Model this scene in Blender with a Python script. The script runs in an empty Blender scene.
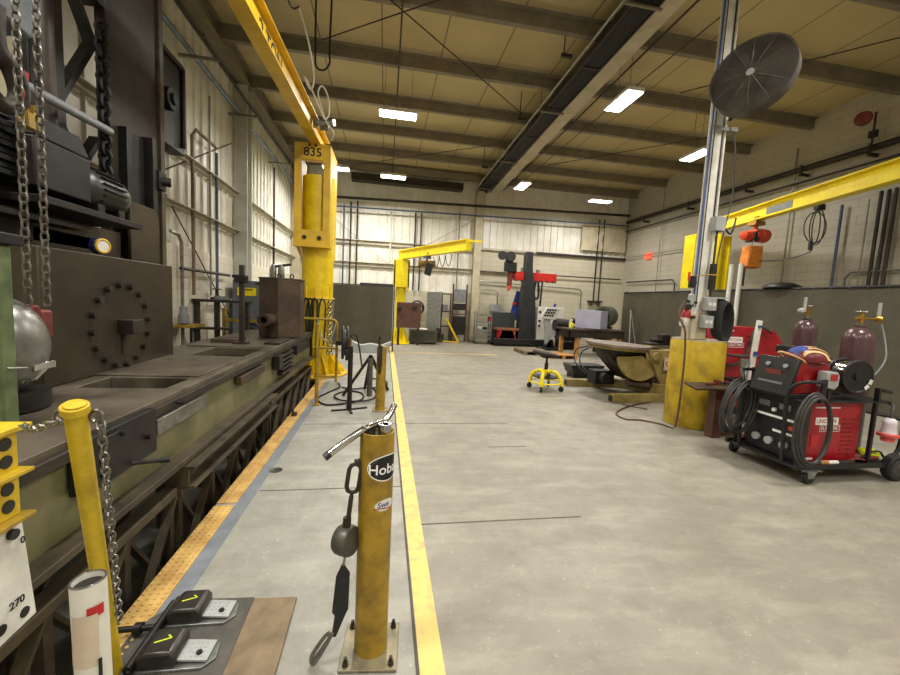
import bpy, bmesh, math, random
from mathutils import Vector, Matrix, noise as mnoise
random.seed(7)
PI = math.pi
V = Vector
scene = bpy.context.scene
COL = scene.collection

# ---------------------------------------------------------------- camera
cam_d = bpy.data.cameras.new('camera')
cam = bpy.data.objects.new('camera', cam_d); COL.objects.link(cam)
cam_d.sensor_width = 36.0
cam_d.lens = 15.4
cam_d.clip_start = 0.05
cam_d.clip_end = 100
_r = V((0.98494127, -0.16567178, 0.04943225))      # camera right in world
_dn = V((0.03341193, -0.09812867, -0.99461269))    # camera down
_f = V((0.16962998, 0.98128672, -0.09111556))      # camera forward
_m = Matrix((( _r.x, -_dn.x, -_f.x, 0), (_r.y, -_dn.y, -_f.y, 0), (_r.z, -_dn.z, -_f.z, 1.6), (0, 0, 0, 1)))
cam.matrix_world = _m
scene.camera = cam

# ---------------------------------------------------------------- world, exposure
w = bpy.data.worlds.new('world'); scene.world = w; w.use_nodes = True
w.node_tree.nodes['Background'].inputs['Color'].default_value = (0.9, 0.92, 1.0, 1)
w.node_tree.nodes['Background'].inputs['Strength'].default_value = 0.025
scene.view_settings.view_transform = 'Standard'
scene.view_settings.look = 'None'
scene.view_settings.gamma = 1.0
scene.view_settings.use_curve_mapping = False
scene.view_settings.exposure = 0.0
LAMP_W = 152.0
LAMP_E = 14.0
LAMP_C = (1.0, 0.965, 0.895)

# ---------------------------------------------------------------- helpers
def lin(c):
    return tuple(((v / 255) / 12.92 if v / 255 <= 0.04045 else ((v / 255 + 0.055) / 1.055) ** 2.4) for v in c)

def mat(name, c1, c2=None, rough=0.55, metal=0.0, scale=6.0, detail=4.0, bump=0.0, lo=0.35, hi=0.65, spec=None, alpha=None):
    m = bpy.data.materials.new(name); m.use_nodes = True
    nt = m.node_tree; b = nt.nodes['Principled BSDF']
    a = lin(c1); c = lin(c2) if c2 else tuple(x * 0.8 for x in a)
    tc = nt.nodes.new('ShaderNodeTexCoord')
    ns = nt.nodes.new('ShaderNodeTexNoise'); ns.inputs['Scale'].default_value = scale; ns.inputs['Detail'].default_value = detail
    ns.inputs['Roughness'].default_value = 0.62
    rp = nt.nodes.new('ShaderNodeValToRGB')
    rp.color_ramp.elements[0].position = lo; rp.color_ramp.elements[1].position = hi
    rp.color_ramp.elements[0].color = (*c, 1); rp.color_ramp.elements[1].color = (*a, 1)
    nt.links.new(tc.outputs['Object'], ns.inputs['Vector'])
    nt.links.new(ns.outputs['Fac'], rp.inputs['Fac'])
    nt.links.new(rp.outputs['Color'], b.inputs['Base Color'])
    b.inputs['Roughness'].default_value = rough; b.inputs['Metallic'].default_value = metal
    if spec is not None: b.inputs['Specular IOR Level'].default_value = spec
    if alpha is not None: b.inputs['Alpha'].default_value = alpha
    if bump:
        bp = nt.nodes.new('ShaderNodeBump'); bp.inputs['Strength'].default_value = bump; bp.inputs['Distance'].default_value = 0.01
        nt.links.new(ns.outputs['Fac'], bp.inputs['Height']); nt.links.new(bp.outputs['Normal'], b.inputs['Normal'])
    return m

def emis(name, c, s):
    m = bpy.data.materials.new(name); m.use_nodes = True
    b = m.node_tree.nodes['Principled BSDF']
    b.inputs['Base Color'].default_value = (*c, 1)
    b.inputs['Emission Color'].default_value = (*c, 1); b.inputs['Emission Strength'].default_value = s
    return m

def perp(d):
    d = V(d).normalized()
    a = V((0, 0, 1)) if abs(d.z) < 0.9 else V((1, 0, 0))
    u = d.cross(a).normalized(); return u, d.cross(u).normalized()

class MB:
    def __init__(s): s.v = []; s.f = []
    def add(s, vs, fs):
        o = len(s.v); s.v += [V(p) for p in vs]; s.f += [tuple(i + o for i in f) for f in fs]; return s
    def box(s, a, b):
        x0, x1 = sorted((a[0], b[0])); y0, y1 = sorted((a[1], b[1])); z0, z1 = sorted((a[2], b[2]))
        vs = [(x0,y0,z0),(x1,y0,z0),(x1,y1,z0),(x0,y1,z0),(x0,y0,z1),(x1,y0,z1),(x1,y1,z1),(x0,y1,z1)]
        return s.add(vs, [(0,3,2,1),(4,5,6,7),(0,1,5,4),(1,2,6,5),(2,3,7,6),(3,0,4,7)])
    def obox(s, c, size, M):   # oriented box, M = 3x3 rotation
        h = [k / 2 for k in size]; c = V(c)
        vs = [c + M @ V((sx*h[0], sy*h[1], sz*h[2])) for sz in (-1,1) for sx, sy in ((-1,-1),(1,-1),(1,1),(-1,1))]
        return s.add(vs, [(0,3,2,1),(4,5,6,7),(0,1,5,4),(1,2,6,5),(2,3,7,6),(3,0,4,7)])
    def bar(s, p, q, w_, h_, up=None):
        p, q = V(p), V(q); d = (q - p); L = d.length; d.normalize()
        u = V(up) if up else (V((0,0,1)) if abs(d.z) < 0.95 else V((0,1,0)))
        x = d.cross(u).normalized(); z = x.cross(d).normalized()
        M = Matrix((x, d, z)).transposed()
        return s.obox((p + q) / 2, (w_, L, h_), M)
    def cyl(s, p, q, r, r2=None, n=20):
        r2 = r if r2 is None else r2
        p, q = V(p), V(q); u, v = perp(q - p)
        vs = []
        for c, rr in ((p, r), (q, r2)):
            for i in range(n):
                t = 2*PI*i/n; vs.append(c + u*math.cos(t)*rr + v*math.sin(t)*rr)
        fs = [(i, (i+1) % n, n+(i+1) % n, n+i) for i in range(n)]
        fs += [tuple(range(n))[::-1], tuple(range(n, 2*n))]
        return s.add(vs, fs)
    def pipe(s, p, q, r, ri, n=24):     # hollow cylinder
        p, q = V(p), V(q); u, v = perp(q - p); vs = []
        for c, rr in ((p, r), (q, r), (q, ri), (p, ri)):
            for i in range(n):
                t = 2*PI*i/n; vs.append(c + u*math.cos(t)*rr + v*math.sin(t)*rr)
        fs = []
        for k in range(4):
            a, b = k*n, ((k+1) % 4)*n
            fs += [(a+i, a+(i+1) % n, b+(i+1) % n, b+i) for i in range(n)]
        return s.add(vs, fs)
    def tube(s, pts, r, n=8, closed=False):
        pts = [V(p) for p in pts]; m = len(pts); vs = []; fs = []
        tang = []
        for i in range(m):
            a = pts[(i-1) % m] if (closed or i > 0) else pts[0]
            b = pts[(i+1) % m] if (closed or i < m-1) else pts[-1]
            t = (b - a); tang.append(t.normalized() if t.length > 1e-9 else V((0,0,1)))
        u, _ = perp(tang[0])
        for i in range(m):
            t = tang[i]; u = (u - t*u.dot(t)); u = u.normalized() if u.length > 1e-6 else perp(t)[0]
            v = t.cross(u)
            rr = r[i] if isinstance(r, (list, tuple)) else r
            for k in range(n):
                a = 2*PI*k/n; vs.append(pts[i] + u*math.cos(a)*rr + v*math.sin(a)*rr)
        for i in range(m if closed else m-1):
            j = (i+1) % m
            fs += [(i*n+k, i*n+(k+1) % n, j*n+(k+1) % n, j*n+k) for k in range(n)]
        if not closed: fs += [tuple(range(n))[::-1], tuple(range((m-1)*n, m*n))]
        return s.add(vs, fs)
    def lathe(s, prof, c, axis=(0,0,1), n=28):
        c = V(c); ax = V(axis).normalized(); u, v = perp(ax); vs = []; fs = []
        for r, z in prof:
            for i in range(n):
                t = 2*PI*i/n; vs.append(c + ax*z + (u*math.cos(t) + v*math.sin(t))*max(r, 1e-4))
        for k in range(len(prof)-1):
            fs += [(k*n+i, k*n+(i+1) % n, (k+1)*n+(i+1) % n, (k+1)*n+i) for i in range(n)]
        fs += [tuple(range(n))[::-1], tuple(range((len(prof)-1)*n, len(prof)*n))]
        return s.add(vs, fs)
    def prism(s, poly, o, ex, ey, depth):   # 2D polygon swept along ex x ey by depth
        o, ex, ey = V(o), V(ex).normalized(), V(ey).normalized(); nz = ex.cross(ey)
        n = len(poly)
        vs = [o + ex*a + ey*b for a, b in poly] + [o + ex*a + ey*b + nz*depth for a, b in poly]
        fs = [tuple(range(n))[::-1], tuple(range(n, 2*n))] + [(i, (i+1) % n, n+(i+1) % n, n+i) for i in range(n)]
        return s.add(vs, fs)
    def ball(s, c, r, sc=(1,1,1), n=16, m=10):
        c = V(c); vs = []; fs = []
        for j in range(m+1):
            ph = PI*j/m
            for i in range(n):
                t = 2*PI*i/n
                vs.append(c + V((math.sin(ph)*math.cos(t)*r*sc[0], math.sin(ph)*math.sin(t)*r*sc[1], math.cos(ph)*r*sc[2])))
        for j in range(m):
            fs += [(j*n+i, j*n+(i+1) % n, (j+1)*n+(i+1) % n, (j+1)*n+i) for i in range(n)]
        return s.add(vs, fs)
    def torus(s, c, R, r, axis=(0,0,1), n=28, k=8, arc=(0, 2*PI)):
        ax = V(axis).normalized(); u, v = perp(ax); c = V(c)
        full = abs(arc[1]-arc[0]-2*PI) < 1e-6
        q = n if full else n+1
        pts = [c + (u*math.cos(arc[0]+(arc[1]-arc[0])*i/n) + v*math.sin(arc[0]+(arc[1]-arc[0])*i/n))*R for i in range(q)]
        return s.tube(pts, r, k, full)
    def chain(s, pts, L=0.045, wd=0.03, r=0.005, n=5):
        # links of stadium shape along a polyline
        pts = [V(p) for p in pts]
        seg = [(pts[i+1]-pts[i]).length for i in range(len(pts)-1)]
        tot = sum(seg); pitch = L - 2.0*r; k = max(1, int(tot/pitch))
        def at(d):
            for i, sl in enumerate(seg):
                if d <= sl or i == len(seg)-1: return pts[i] + (pts[i+1]-pts[i])*(d/sl), (pts[i+1]-pts[i]).normalized()
                d -= sl
        for j in range(k):
            c, t = at((j+0.5)*tot/k); u, v = perp(t)
            x = u if j % 2 else v
            h = L/2 - wd/2; ring = []
            for q in range(5): a = -PI/2 + PI*q/4; ring.append(c + t*(h + math.cos(a)*wd/2) + x*math.sin(a)*wd/2)
            for q in range(5): a = PI/2 + PI*q/4; ring.append(c + t*(-h + math.cos(a)*wd/2) + x*math.sin(a)*wd/2)
            s.tube(ring, r, n, True)
        return s
    def text(s, body, size, o, ex, ey, depth=0.002, align='CENTER'):
        cu = bpy.data.curves.new('t', 'FONT'); cu.body = body; cu.size = size; cu.extrude = depth/2
        cu.align_x = align; cu.offset = 0.012*size; cu.align_y = 'CENTER'; cu.resolution_u = 3
        ob = bpy.data.objects.new('t', cu); COL.objects.link(ob)
        dg = bpy.context.evaluated_depsgraph_get(); me = bpy.data.meshes.new_from_object(ob.evaluated_get(dg))
        o, ex, ey = V(o), V(ex).normalized(), V(ey).normalized(); nz = ex.cross(ey)
        s.add([o + ex*p.co.x + ey*p.co.y + nz*p.co.z for p in me.vertices], [tuple(p.vertices) for p in me.polygons])
        bpy.data.objects.remove(ob); bpy.data.curves.remove(cu); bpy.data.meshes.remove(me)
        return s
    def warp(s, fn): s.v = [V(fn(p)) for p in s.v]; return s

def spl(pts, k=8, closed=False):
    pts = [V(p) for p in pts]; n = len(pts); out = []
    rng = range(n if closed else n-1)
    for i in rng:
        g = lambda j: pts[j % n] if closed else pts[min(max(j, 0), n-1)]
        p0, p1, p2, p3 = g(i-1), g(i), g(i+1), g(i+2)
        for q in range(k):
            t = q/k
            out.append(0.5*((2*p1) + (p2-p0)*t + (2*p0-5*p1+4*p2-p3)*t*t + (3*p1-p0-3*p2+p3)*t**3))
    if not closed: out.append(pts[-1])
    return out

ORG = {}
def _mesh(name, mb, m, origin, bev):
    me = bpy.data.meshes.new(name)
    me.from_pydata([tuple(p - origin) for p in mb.v], [], mb.f)
    bm = bmesh.new(); bm.from_mesh(me); bmesh.ops.recalc_face_normals(bm, faces=bm.faces); bm.to_mesh(me); bm.free()
    me.polygons.foreach_set('use_smooth', [True]*len(me.polygons))
    me.set_sharp_from_angle(angle=0.7)
    me.materials.append(m)
    o = bpy.data.objects.new(name, me); COL.objects.link(o)
    if bev:
        md = o.modifiers.new('bevel', 'BEVEL'); md.width = bev; md.segments = 2; md.limit_method = 'ANGLE'; md.angle_limit = 0.6
        md.harden_normals = False
    return o

def thing(name, label, cat, loc=(0,0,0), group=None, rotz=None):
    o = bpy.data.objects.new(name, None); COL.objects.link(o)
    o.empty_display_size = 0.1
    o.location = loc; o['label'] = label; o['category'] = cat
    if group: o['group'] = group
    if rotz is not None: o.rotation_euler = (0,0,rotz); ORG[o.name] = V((0,0,0))
    else: ORG[o.name] = V(loc)
    return o
def part(parent, name, mb, m, bev=0, label=None, stuff=False):
    org = ORG[parent.name]
    o = _mesh(name, mb, m, org, bev); o.parent = parent; ORG[o.name] = org
    if label: o['label'] = label
    if stuff: o['kind'] = 'stuff'
    return o
def solo(name, mb, m, label, cat, group=None, bev=0, rot=None):
    xs = [p.x for p in mb.v]; ys = [p.y for p in mb.v]; zs = [p.z for p in mb.v]
    org = V(((min(xs)+max(xs))/2, (min(ys)+max(ys))/2, min(zs)))
    o = _mesh(name, mb, m, org, bev); o.location = org; ORG[o.name] = org
    o['label'] = label; o['category'] = cat
    if group: o['group'] = group
    return o
def struct(name, mb, m, bev=0, parent=None):
    if parent: return part(parent, name, mb, m, bev)
    o = _mesh(name, mb, m, V((0,0,0)), bev); o['kind'] = 'structure'; ORG[o.name] = V((0,0,0)); return o
def dup(root, loc, label=None, group=None):
    r = root.copy(); COL.objects.link(r); r.location = loc
    if label: r['label'] = label
    if group: r['group'] = group
    for ch in list(root.children):
        c = ch.copy(); COL.objects.link(c); c.parent = r
        for g in list(ch.children):
            d = g.copy(); COL.objects.link(d); d.parent = c
    return r
X, Y, Z = V((1,0,0)), V((0,1,0)), V((0,0,1))

# ---------------------------------------------------------------- materials
YEL = mat('yellow_paint', (236,205,20), (214,178,10), 0.42, 0, 5, 4)
YELD = mat('worn_yellow_paint', (164,132,32), (108,88,32), 0.5, 0, 9, 6, lo=0.3, hi=0.6)
YELB = mat('bollard_yellow', (208,178,34), (172,142,30), 0.45, 0, 8, 6, lo=0.3, hi=0.55)
YELP = mat('pedestal_yellow', (190,160,30), (130,108,30), 0.55, 0, 3.5, 7, lo=0.32, hi=0.55)
YELJ = mat('crane_yellow', (226,186,44), (200,160,32), 0.45, 0, 3, 4)
YELH = mat('bright_yellow', (246,226,20), (230,205,12), 0.4, 0, 4, 3)
TAC = mat('tactile_yellow', (206,170,98), (168,130,70), 0.6, 0, 6, 6)
STR = mat('stripe_paint', (222,192,112), (178,156,112), 0.6, 0, 9, 8, lo=0.28, hi=0.5)
GREYP = mat('grey_floor_paint', (124,130,136), (104,110,114), 0.5, 0, 6, 6)
DARK = mat('dark_iron', (38,35,32), (22,20,19), 0.5, 0.3, 8, 5)
DARKB = mat('dark_brown_steel', (62,54,44), (40,35,30), 0.55, 0.35, 4, 6)
PLATEB = mat('oily_brown_plate', (66,56,42), (44,37,29), 0.42, 0.25, 2.5, 7)
BEDTOP = mat('worn_bed_top', (112,102,88), (72,64,54), 0.42, 0.4, 3, 7)
OLIVE = mat('olive_machine_paint', (124,120,82), (84,80,54), 0.5, 0.1, 2.2, 7, lo=0.3, hi=0.62)
OLIVD = mat('dark_olive_truss', (86,76,56), (52,45,36), 0.55, 0.2, 4, 6)
RUST = mat('rusty_brown_steel', (84,67,50), (50,41,34), 0.6, 0.3, 3, 7)
BROWN = mat('red_brown_steel', (104,70,56), (80,54,44), 0.6, 0.1, 5, 5)
GREEN = mat('sage_green_paint', (108,124,82), (72,84,56), 0.5, 0.1, 7, 6)
STEEL = mat('bare_steel', (150,148,142), (105,102,98), 0.32, 0.85, 10, 5)
CHAINS = mat('chain_steel', (120,116,106), (84,80,72), 0.4, 0.6, 14, 4)
CHROME = mat('polished_chrome', (205,205,205), (170,170,170), 0.14, 1.0, 10, 3)
GALV = mat('galvanised_steel', (160,162,158), (122,126,124), 0.38, 0.7, 14, 5)
GREY = mat('grey_enamel', (128,132,134), (108,112,114), 0.45, 0.1, 6, 4)
LGREY = mat('light_grey_box', (165,168,166), (148,150,148), 0.5, 0, 6, 4)
BLUEG = mat('blue_grey_cabinet', (104,110,118), (88,94,102), 0.5, 0.1, 4, 4)
LAV = mat('lavender_grey_paint', (164,164,182), (150,150,170), 0.5, 0, 3, 4)
BLACK = mat('black_plastic', (26,26,27), (16,16,17), 0.42, 0, 10, 3)
RUBBER = mat('black_rubber', (34,33,32), (22,21,21), 0.7, 0, 12, 4)
CABLE = mat('grey_black_cable', (62,60,58), (40,39,38), 0.5, 0, 12, 3)
RED = mat('red_enamel', (168,22,34), (138,14,26), 0.32, 0, 4, 4)
REDB = mat('bright_red_paint', (206,44,36), (180,32,28), 0.4, 0, 5, 4)
REDO = mat('dark_red_oxide', (128,48,36), (88,34,28), 0.55, 0, 6, 5)
ORANGE = mat('orange_canvas', (226,140,52), (196,112,36), 0.75, 0, 8, 5)
ORED = mat('orange_red_enamel', (226,74,34), (200,58,26), 0.4, 0, 6, 3)
WHITE = mat('white_paint', (226,224,214), (204,202,192), 0.5, 0, 5, 5)
WHITEC = mat('white_column_paint', (228,226,216), (198,194,182), 0.45, 0, 3, 6)
CREAM = mat('cream_paint', (196,186,158), (176,166,140), 0.6, 0, 3, 4)
TAN = mat('tan_machine_paint', (158,140,84), (124,108,62), 0.5, 0.05, 5, 6)
WOOD = mat('plywood_board', (134,116,90), (100,85,64), 0.75, 0, 6, 7)
WOODO = mat('orange_wood', (186,134,70), (150,104,52), 0.65, 0, 7, 5)
MAROON = mat('maroon_cylinder', (88,62,64), (70,48,52), 0.28, 0.1, 4, 4)
CURT = mat('olive_vinyl', (82,77,61), (71,67,54), 0.5, 0, 3, 5)
BRASS = mat('brass', (190,150,70), (150,115,50), 0.3, 0.9, 10, 3)
BLUE = mat('blue_pipe_paint', (78,92,118), (62,74,98), 0.45, 0.1, 6, 4)
ROYAL = mat('blue_cloth', (44,70,150), (34,54,120), 0.6, 0, 6, 4)
GIRT = mat('girt_steel', (196,188,168), (164,156,138), 0.55, 0.1, 4, 5)
PURL = mat('purlin_steel', (136,126,106), (114,106,90), 0.55, 0.1, 3, 5)
PIPEB = mat('dark_pipe_paint', (60,54,50), (44,40,38), 0.5, 0.3, 6, 4)
PIPEG = mat('grey_conduit', (150,148,140), (124,122,114), 0.4, 0.5, 8, 4)
YGREEN = mat('hi_vis_yellow', (216,226,30), (190,200,20), 0.7, 0, 8, 3)
PAPER = mat('white_label', (226,224,216), (206,204,196), 0.6, 0, 9, 3)
INK = mat('black_ink', (22,22,24), (14,14,16), 0.6, 0, 6, 2)
INKR = mat('red_ink', (186,38,32), (160,30,26), 0.6, 0, 6, 2)
INKB = mat('blue_ink', (34,62,150), (28,50,130), 0.6, 0, 6, 2)
WHITEI = mat('white_lettering', (238,238,236), (225,225,222), 0.5, 0, 6, 2)
PINK = mat('coral_plastic', (214,92,84), (190,74,68), 0.45, 0, 6, 3)
# ---------------------------------------------------------------- setting materials
def nodes(name):
    m = bpy.data.materials.new(name); m.use_nodes = True
    return m, m.node_tree, m.node_tree.nodes['Principled BSDF']
def nmath(nt, op, a, b=None):
    n = nt.nodes.new('ShaderNodeMath'); n.operation = op
    for i, v in enumerate((a, b)):
        if v is None: continue
        if isinstance(v, (int, float)): n.inputs[i].default_value = v
        else: nt.links.new(v, n.inputs[i])
    return n.outputs[0]
def nmix(nt, fac, a, b, mode='MIX'):
    n = nt.nodes.new('ShaderNodeMix'); n.data_type = 'RGBA'; n.blend_type = mode
    for k, v in ((0, fac), (6, a), (7, b)):
        if isinstance(v, (int, float)): n.inputs[k].default_value = v
        elif isinstance(v, tuple): n.inputs[k].default_value = (*v, 1)
        else: nt.links.new(v, n.inputs[k])
    return n.outputs[2]
def nramp(nt, src, p0, p1, c0=(0,0,0), c1=(1,1,1)):
    r = nt.nodes.new('ShaderNodeValToRGB'); r.color_ramp.elements[0].position = p0; r.color_ramp.elements[1].position = p1
    r.color_ramp.elements[0].color = (*c0, 1); r.color_ramp.elements[1].color = (*c1, 1)
    nt.links.new(src, r.inputs[0]); return r.outputs[0]
def nnoise(nt, vec, sc, det=5, rough=0.6):
    n = nt.nodes.new('ShaderNodeTexNoise'); n.inputs['Scale'].default_value = sc; n.inputs['Detail'].default_value = det; n.inputs['Roughness'].default_value = rough
    nt.links.new(vec, n.inputs['Vector']); return n.outputs['Fac']

def floor_mat():
    m, nt, b = nodes('concrete_floor')
    g = nt.nodes.new('ShaderNodeNewGeometry'); pos = g.outputs['Position']
    sx = nt.nodes.new('ShaderNodeSeparateXYZ'); nt.links.new(pos, sx.inputs[0])
    n1 = nnoise(nt, pos, 0.55, 6, 0.62); n2 = nnoise(nt, pos, 3.2, 7, 0.68); n3 = nnoise(nt, pos, 26, 4, 0.7)
    main = nmix(nt, nramp(nt, n1, 0.34, 0.66), lin((142,137,122)), lin((172,167,152)))
    walk = nmix(nt, nramp(nt, n1, 0.35, 0.65), lin((160,162,153)), lin((184,184,174)))
    side = nmath(nt, 'LESS_THAN', sx.outputs['X'], 0.2)
    c = nmix(nt, side, main, walk)
    c = nmix(nt, nmath(nt, 'MULTIPLY', nramp(nt, n2, 0.44, 0.72), 0.8), c, lin((128,125,113)))
    c = nmix(nt, nmath(nt, 'MULTIPLY', nramp(nt, n3, 0.66, 0.74), 0.5), c, lin((222,216,202)))
    c = nmix(nt, nmath(nt, 'MULTIPLY', nramp(nt, n3, 0.36, 0.30), 0.5), c, lin((112,106,96)))
    mp = nt.nodes.new('ShaderNodeMapping'); mp.inputs['Scale'].default_value = (1.1, 3.2, 1); mp.inputs['Rotation'].default_value = (0, 0, 0.5); nt.links.new(pos, mp.inputs['Vector'])
    n4 = nnoise(nt, mp.outputs[0], 1.6, 7, 0.7)
    c = nmix(nt, nmath(nt, 'MULTIPLY', nramp(nt, n4, 0.48, 0.76), 0.3), c, lin((200,194,176)))
    nt.links.new(c, b.inputs['Base Color'])
    r = nramp(nt, n2, 0.3, 0.7, (0.42,)*3, (0.6,)*3); nt.links.new(r, b.inputs['Roughness'])
    bp = nt.nodes.new('ShaderNodeBump'); bp.inputs['Strength'].default_value = 0.12; bp.inputs['Distance'].default_value = 0.004
    nt.links.new(n3, bp.inputs['Height']); nt.links.new(bp.outputs[0], b.inputs['Normal'])
    return m
def ceil_mat():
    m, nt, b = nodes('ceiling_insulation')
    g = nt.nodes.new('ShaderNodeNewGeometry'); pos = g.outputs['Position']
    sx = nt.nodes.new('ShaderNodeSeparateXYZ'); nt.links.new(pos, sx.inputs[0])
    n1 = nnoise(nt, pos, 0.8, 5)
    c = nmix(nt, nramp(nt, n1, 0.3, 0.7), lin((180,164,120)), lin((196,180,136)))
    fr = nmath(nt, 'FRACT', nmath(nt, 'DIVIDE', nmath(nt, 'ADD', sx.outputs['X'], 10.0), 1.22))
    seam = nmath(nt, 'LESS_THAN', fr, 0.022)
    c = nmix(nt, nmath(nt, 'MULTIPLY', seam, 0.8), c, lin((96,84,58)))
    nt.links.new(c, b.inputs['Base Color']); b.inputs['Roughness'].default_value = 0.6
    return m
def block_mat(name, axis, c1, c2):
    m, nt, b = nodes(name)
    g = nt.nodes.new('ShaderNodeNewGeometry'); pos = g.outputs['Position']
    sx = nt.nodes.new('ShaderNodeSeparateXYZ'); nt.links.new(pos, sx.inputs[0])
    cb = nt.nodes.new('ShaderNodeCombineXYZ'); nt.links.new(sx.outputs[axis], cb.inputs[0]); nt.links.new(sx.outputs['Z'], cb.inputs[1])
    br = nt.nodes.new('ShaderNodeTexBrick'); nt.links.new(cb.outputs[0], br.inputs['Vector'])
    br.inputs['Scale'].default_value = 1.0; br.inputs['Brick Width'].default_value = 0.61; br.inputs['Row Height'].default_value = 0.2
    br.inputs['Mortar Size'].default_value = 0.006; br.inputs['Mortar Smooth'].default_value = 0.3
    br.inputs['Color1'].default_value = (*lin(c1), 1); br.inputs['Color2'].default_value = (*lin(tuple(v*0.97 for v in c1)), 1); br.inputs['Mortar'].default_value = (*lin(c2), 1)
    n1 = nnoise(nt, pos, 1.2, 5)
    c = nmix(nt, nmath(nt, 'MULTIPLY', nramp(nt, n1, 0.45, 0.75), 0.35), br.outputs['Color'], lin(c2))
    nt.links.new(c, b.inputs['Base Color']); b.inputs['Roughness'].default_value = 0.55
    bp = nt.nodes.new('ShaderNodeBump'); bp.inputs['Strength'].default_value = 0.35; bp.inputs['Distance'].default_value = 0.01; bp.invert = True
    nt.links.new(br.outputs['Fac'], bp.inputs['Height']); nt.links.new(bp.outputs[0], b.inputs['Normal'])
    return m
FLOOR = floor_mat(); CEIL = ceil_mat()
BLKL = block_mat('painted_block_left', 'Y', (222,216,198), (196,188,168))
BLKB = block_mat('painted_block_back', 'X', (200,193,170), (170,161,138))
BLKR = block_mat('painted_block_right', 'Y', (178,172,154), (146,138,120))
PANEL = mat('ribbed_wall_panel', (238,236,226), (214,208,192), 0.45, 0.1, 1.3, 6, lo=0.3, hi=0.6)

# ---------------------------------------------------------------- the shell
XL, XR, YB, YF, ZC = -3.6, 10.5, -5.0, 16.0, 6.72
PITX0, PITX1, PITY1 = -2.75, -1.2, 7.95
m = MB()
m.box((PITX1, YB, -1.2), (XR, YF, 0)).box((XL, YB, -1.2), (PITX0, YF, 0)).box((PITX0, PITY1, -1.2), (PITX1, YF, 0))
m.box((PITX0, YB, -1.3), (PITX1, PITY1, -1.1))
struct('floor', m, FLOOR)
struct('ceiling', MB().box((XL, YB, ZC), (XR, YF, ZC+0.15)), CEIL)

def ribbed(axis, a0, a1, z0, z1, face, sgn, pitch=0.3):
    # profile along the wall with a narrow standing rib every pitch
    pr = []; a = a0
    while a < a1 - 1e-6:
        e = min(a + pitch, a1)
        pr += [(a, 0), (max(a, e-0.07), 0), (max(a, e-0.05), 0.035), (max(a, e-0.02), 0.035), (e, 0)]
        a += pitch
    mb = MB(); vs = []; n = len(pr)
    for z in (z0, z1):
        for p, d in pr:
            vs.append((p, face + sgn*d, z) if axis == 'X' else (face + sgn*d, p, z))
    mb.add(vs, [(i, i+1, n+i+1, n+i) for i in range(n-1)])
    back = face - sgn*0.12
    if axis == 'X': mb.box((a0, back, z0), (a1, face - sgn*0.002, z1))
    else: mb.box((back, a0, z0), (face - sgn*0.002, a1, z1))
    return mb
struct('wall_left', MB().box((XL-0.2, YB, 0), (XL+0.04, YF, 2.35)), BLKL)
struct('wall_left_upper', ribbed('Y', YB, YF, 2.35, ZC, XL, 1), PANEL)
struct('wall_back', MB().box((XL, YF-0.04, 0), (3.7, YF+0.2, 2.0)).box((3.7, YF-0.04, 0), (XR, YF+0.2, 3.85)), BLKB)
m = ribbed('X', XL, 3.7, 2.0, ZC, YF, -1); m2 = ribbed('X', 3.7, XR, 3.85, ZC, YF, -1); m.add(m2.v, m2.f)
struct('wall_back_upper', m, PANEL)
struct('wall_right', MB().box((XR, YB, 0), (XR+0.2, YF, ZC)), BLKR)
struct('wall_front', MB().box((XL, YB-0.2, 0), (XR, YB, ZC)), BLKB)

# purlins, girders, columns, girts
def cee(mb, p, q, dep, fl, t=0.012):     # Z-purlin section between two points along X or Y
    mb.bar(p, q, t, dep); p, q = V(p), V(q); d = (q-p).normalized(); s = d.cross(Z)
    mb.bar(p + Z*(dep/2) + s*fl/2, q + Z*(dep/2) + s*fl/2, fl, t); mb.bar(p - Z*(dep/2) - s*fl/2, q - Z*(dep/2) - s*fl/2, fl, t)
for k in range(-3, 6):
    y = 6.8 + 1.72*k
    if y > 15.8: continue
    mb = MB(); cee(mb, (XL, y, 6.52), (XR, y, 6.52), 0.22, 0.1); struct('roof_purlin', mb, PURL)
def ibeam(mb, p, q, dep, wd, tw=0.02, tf=0.03):
    p, q = V(p), V(q); mb.bar(p, q, tw, dep-2*tf); mb.bar(p + Z*(dep/2-tf/2), q + Z*(dep/2-tf/2), wd, tf); mb.bar(p - Z*(dep/2-tf/2), q - Z*(dep/2-tf/2), wd, tf)
mb = MB(); ibeam(mb, (3.76, YB, 6.40), (4.32, YF, 6.40), 0.44, 0.34, 0.025, 0.035)
struct('roof_girder', mb, CREAM)
mb = MB(); ibeam(mb, (XL+0.25, YB, 6.5), (XL+0.25, YF, 6.5), 0.36, 0.25); struct('eave_beam', mb, PURL)
def hcol(x, y, z0, z1, wx, wy, t=0.03):
    return MB().box((x-t/2, y-wy/2+t, z0), (x+t/2, y+wy/2-t, z1)).box((x-wx/2, y-wy/2, z0), (x+wx/2, y-wy/2+t, z1)).box((x-wx/2, y+wy/2-t, z0), (x+wx/2, y+wy/2, z1))
struct('wall_column', hcol(XL+0.2, 10.1, 0, 6.3, 0.3, 0.34), mat('column_white', (196,196,186), (170,170,160), 0.5, 0, 3, 5), 0.003)
struct('wall_column', hcol(XL+0.2, 15.75, 0, 6.3, 0.3, 0.3), CREAM, 0.003)
struct('wall_column', hcol(XL+0.2, 4.4, 0, 6.3, 0.3, 0.34), CREAM, 0.003)
struct('wall_column', hcol(3.68, 15.8, 0, 6.2, 0.3, 0.3), CREAM, 0.003)
for z, y0, y1 in ((3.85, YB, YF), (2.98, YB, YF)):
    mb = MB(); cee(mb, (XL+0.12, y0, z), (XL+0.12, y1, z), 0.06, 0.09); struct('wall_girt', mb, GIRT)
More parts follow.
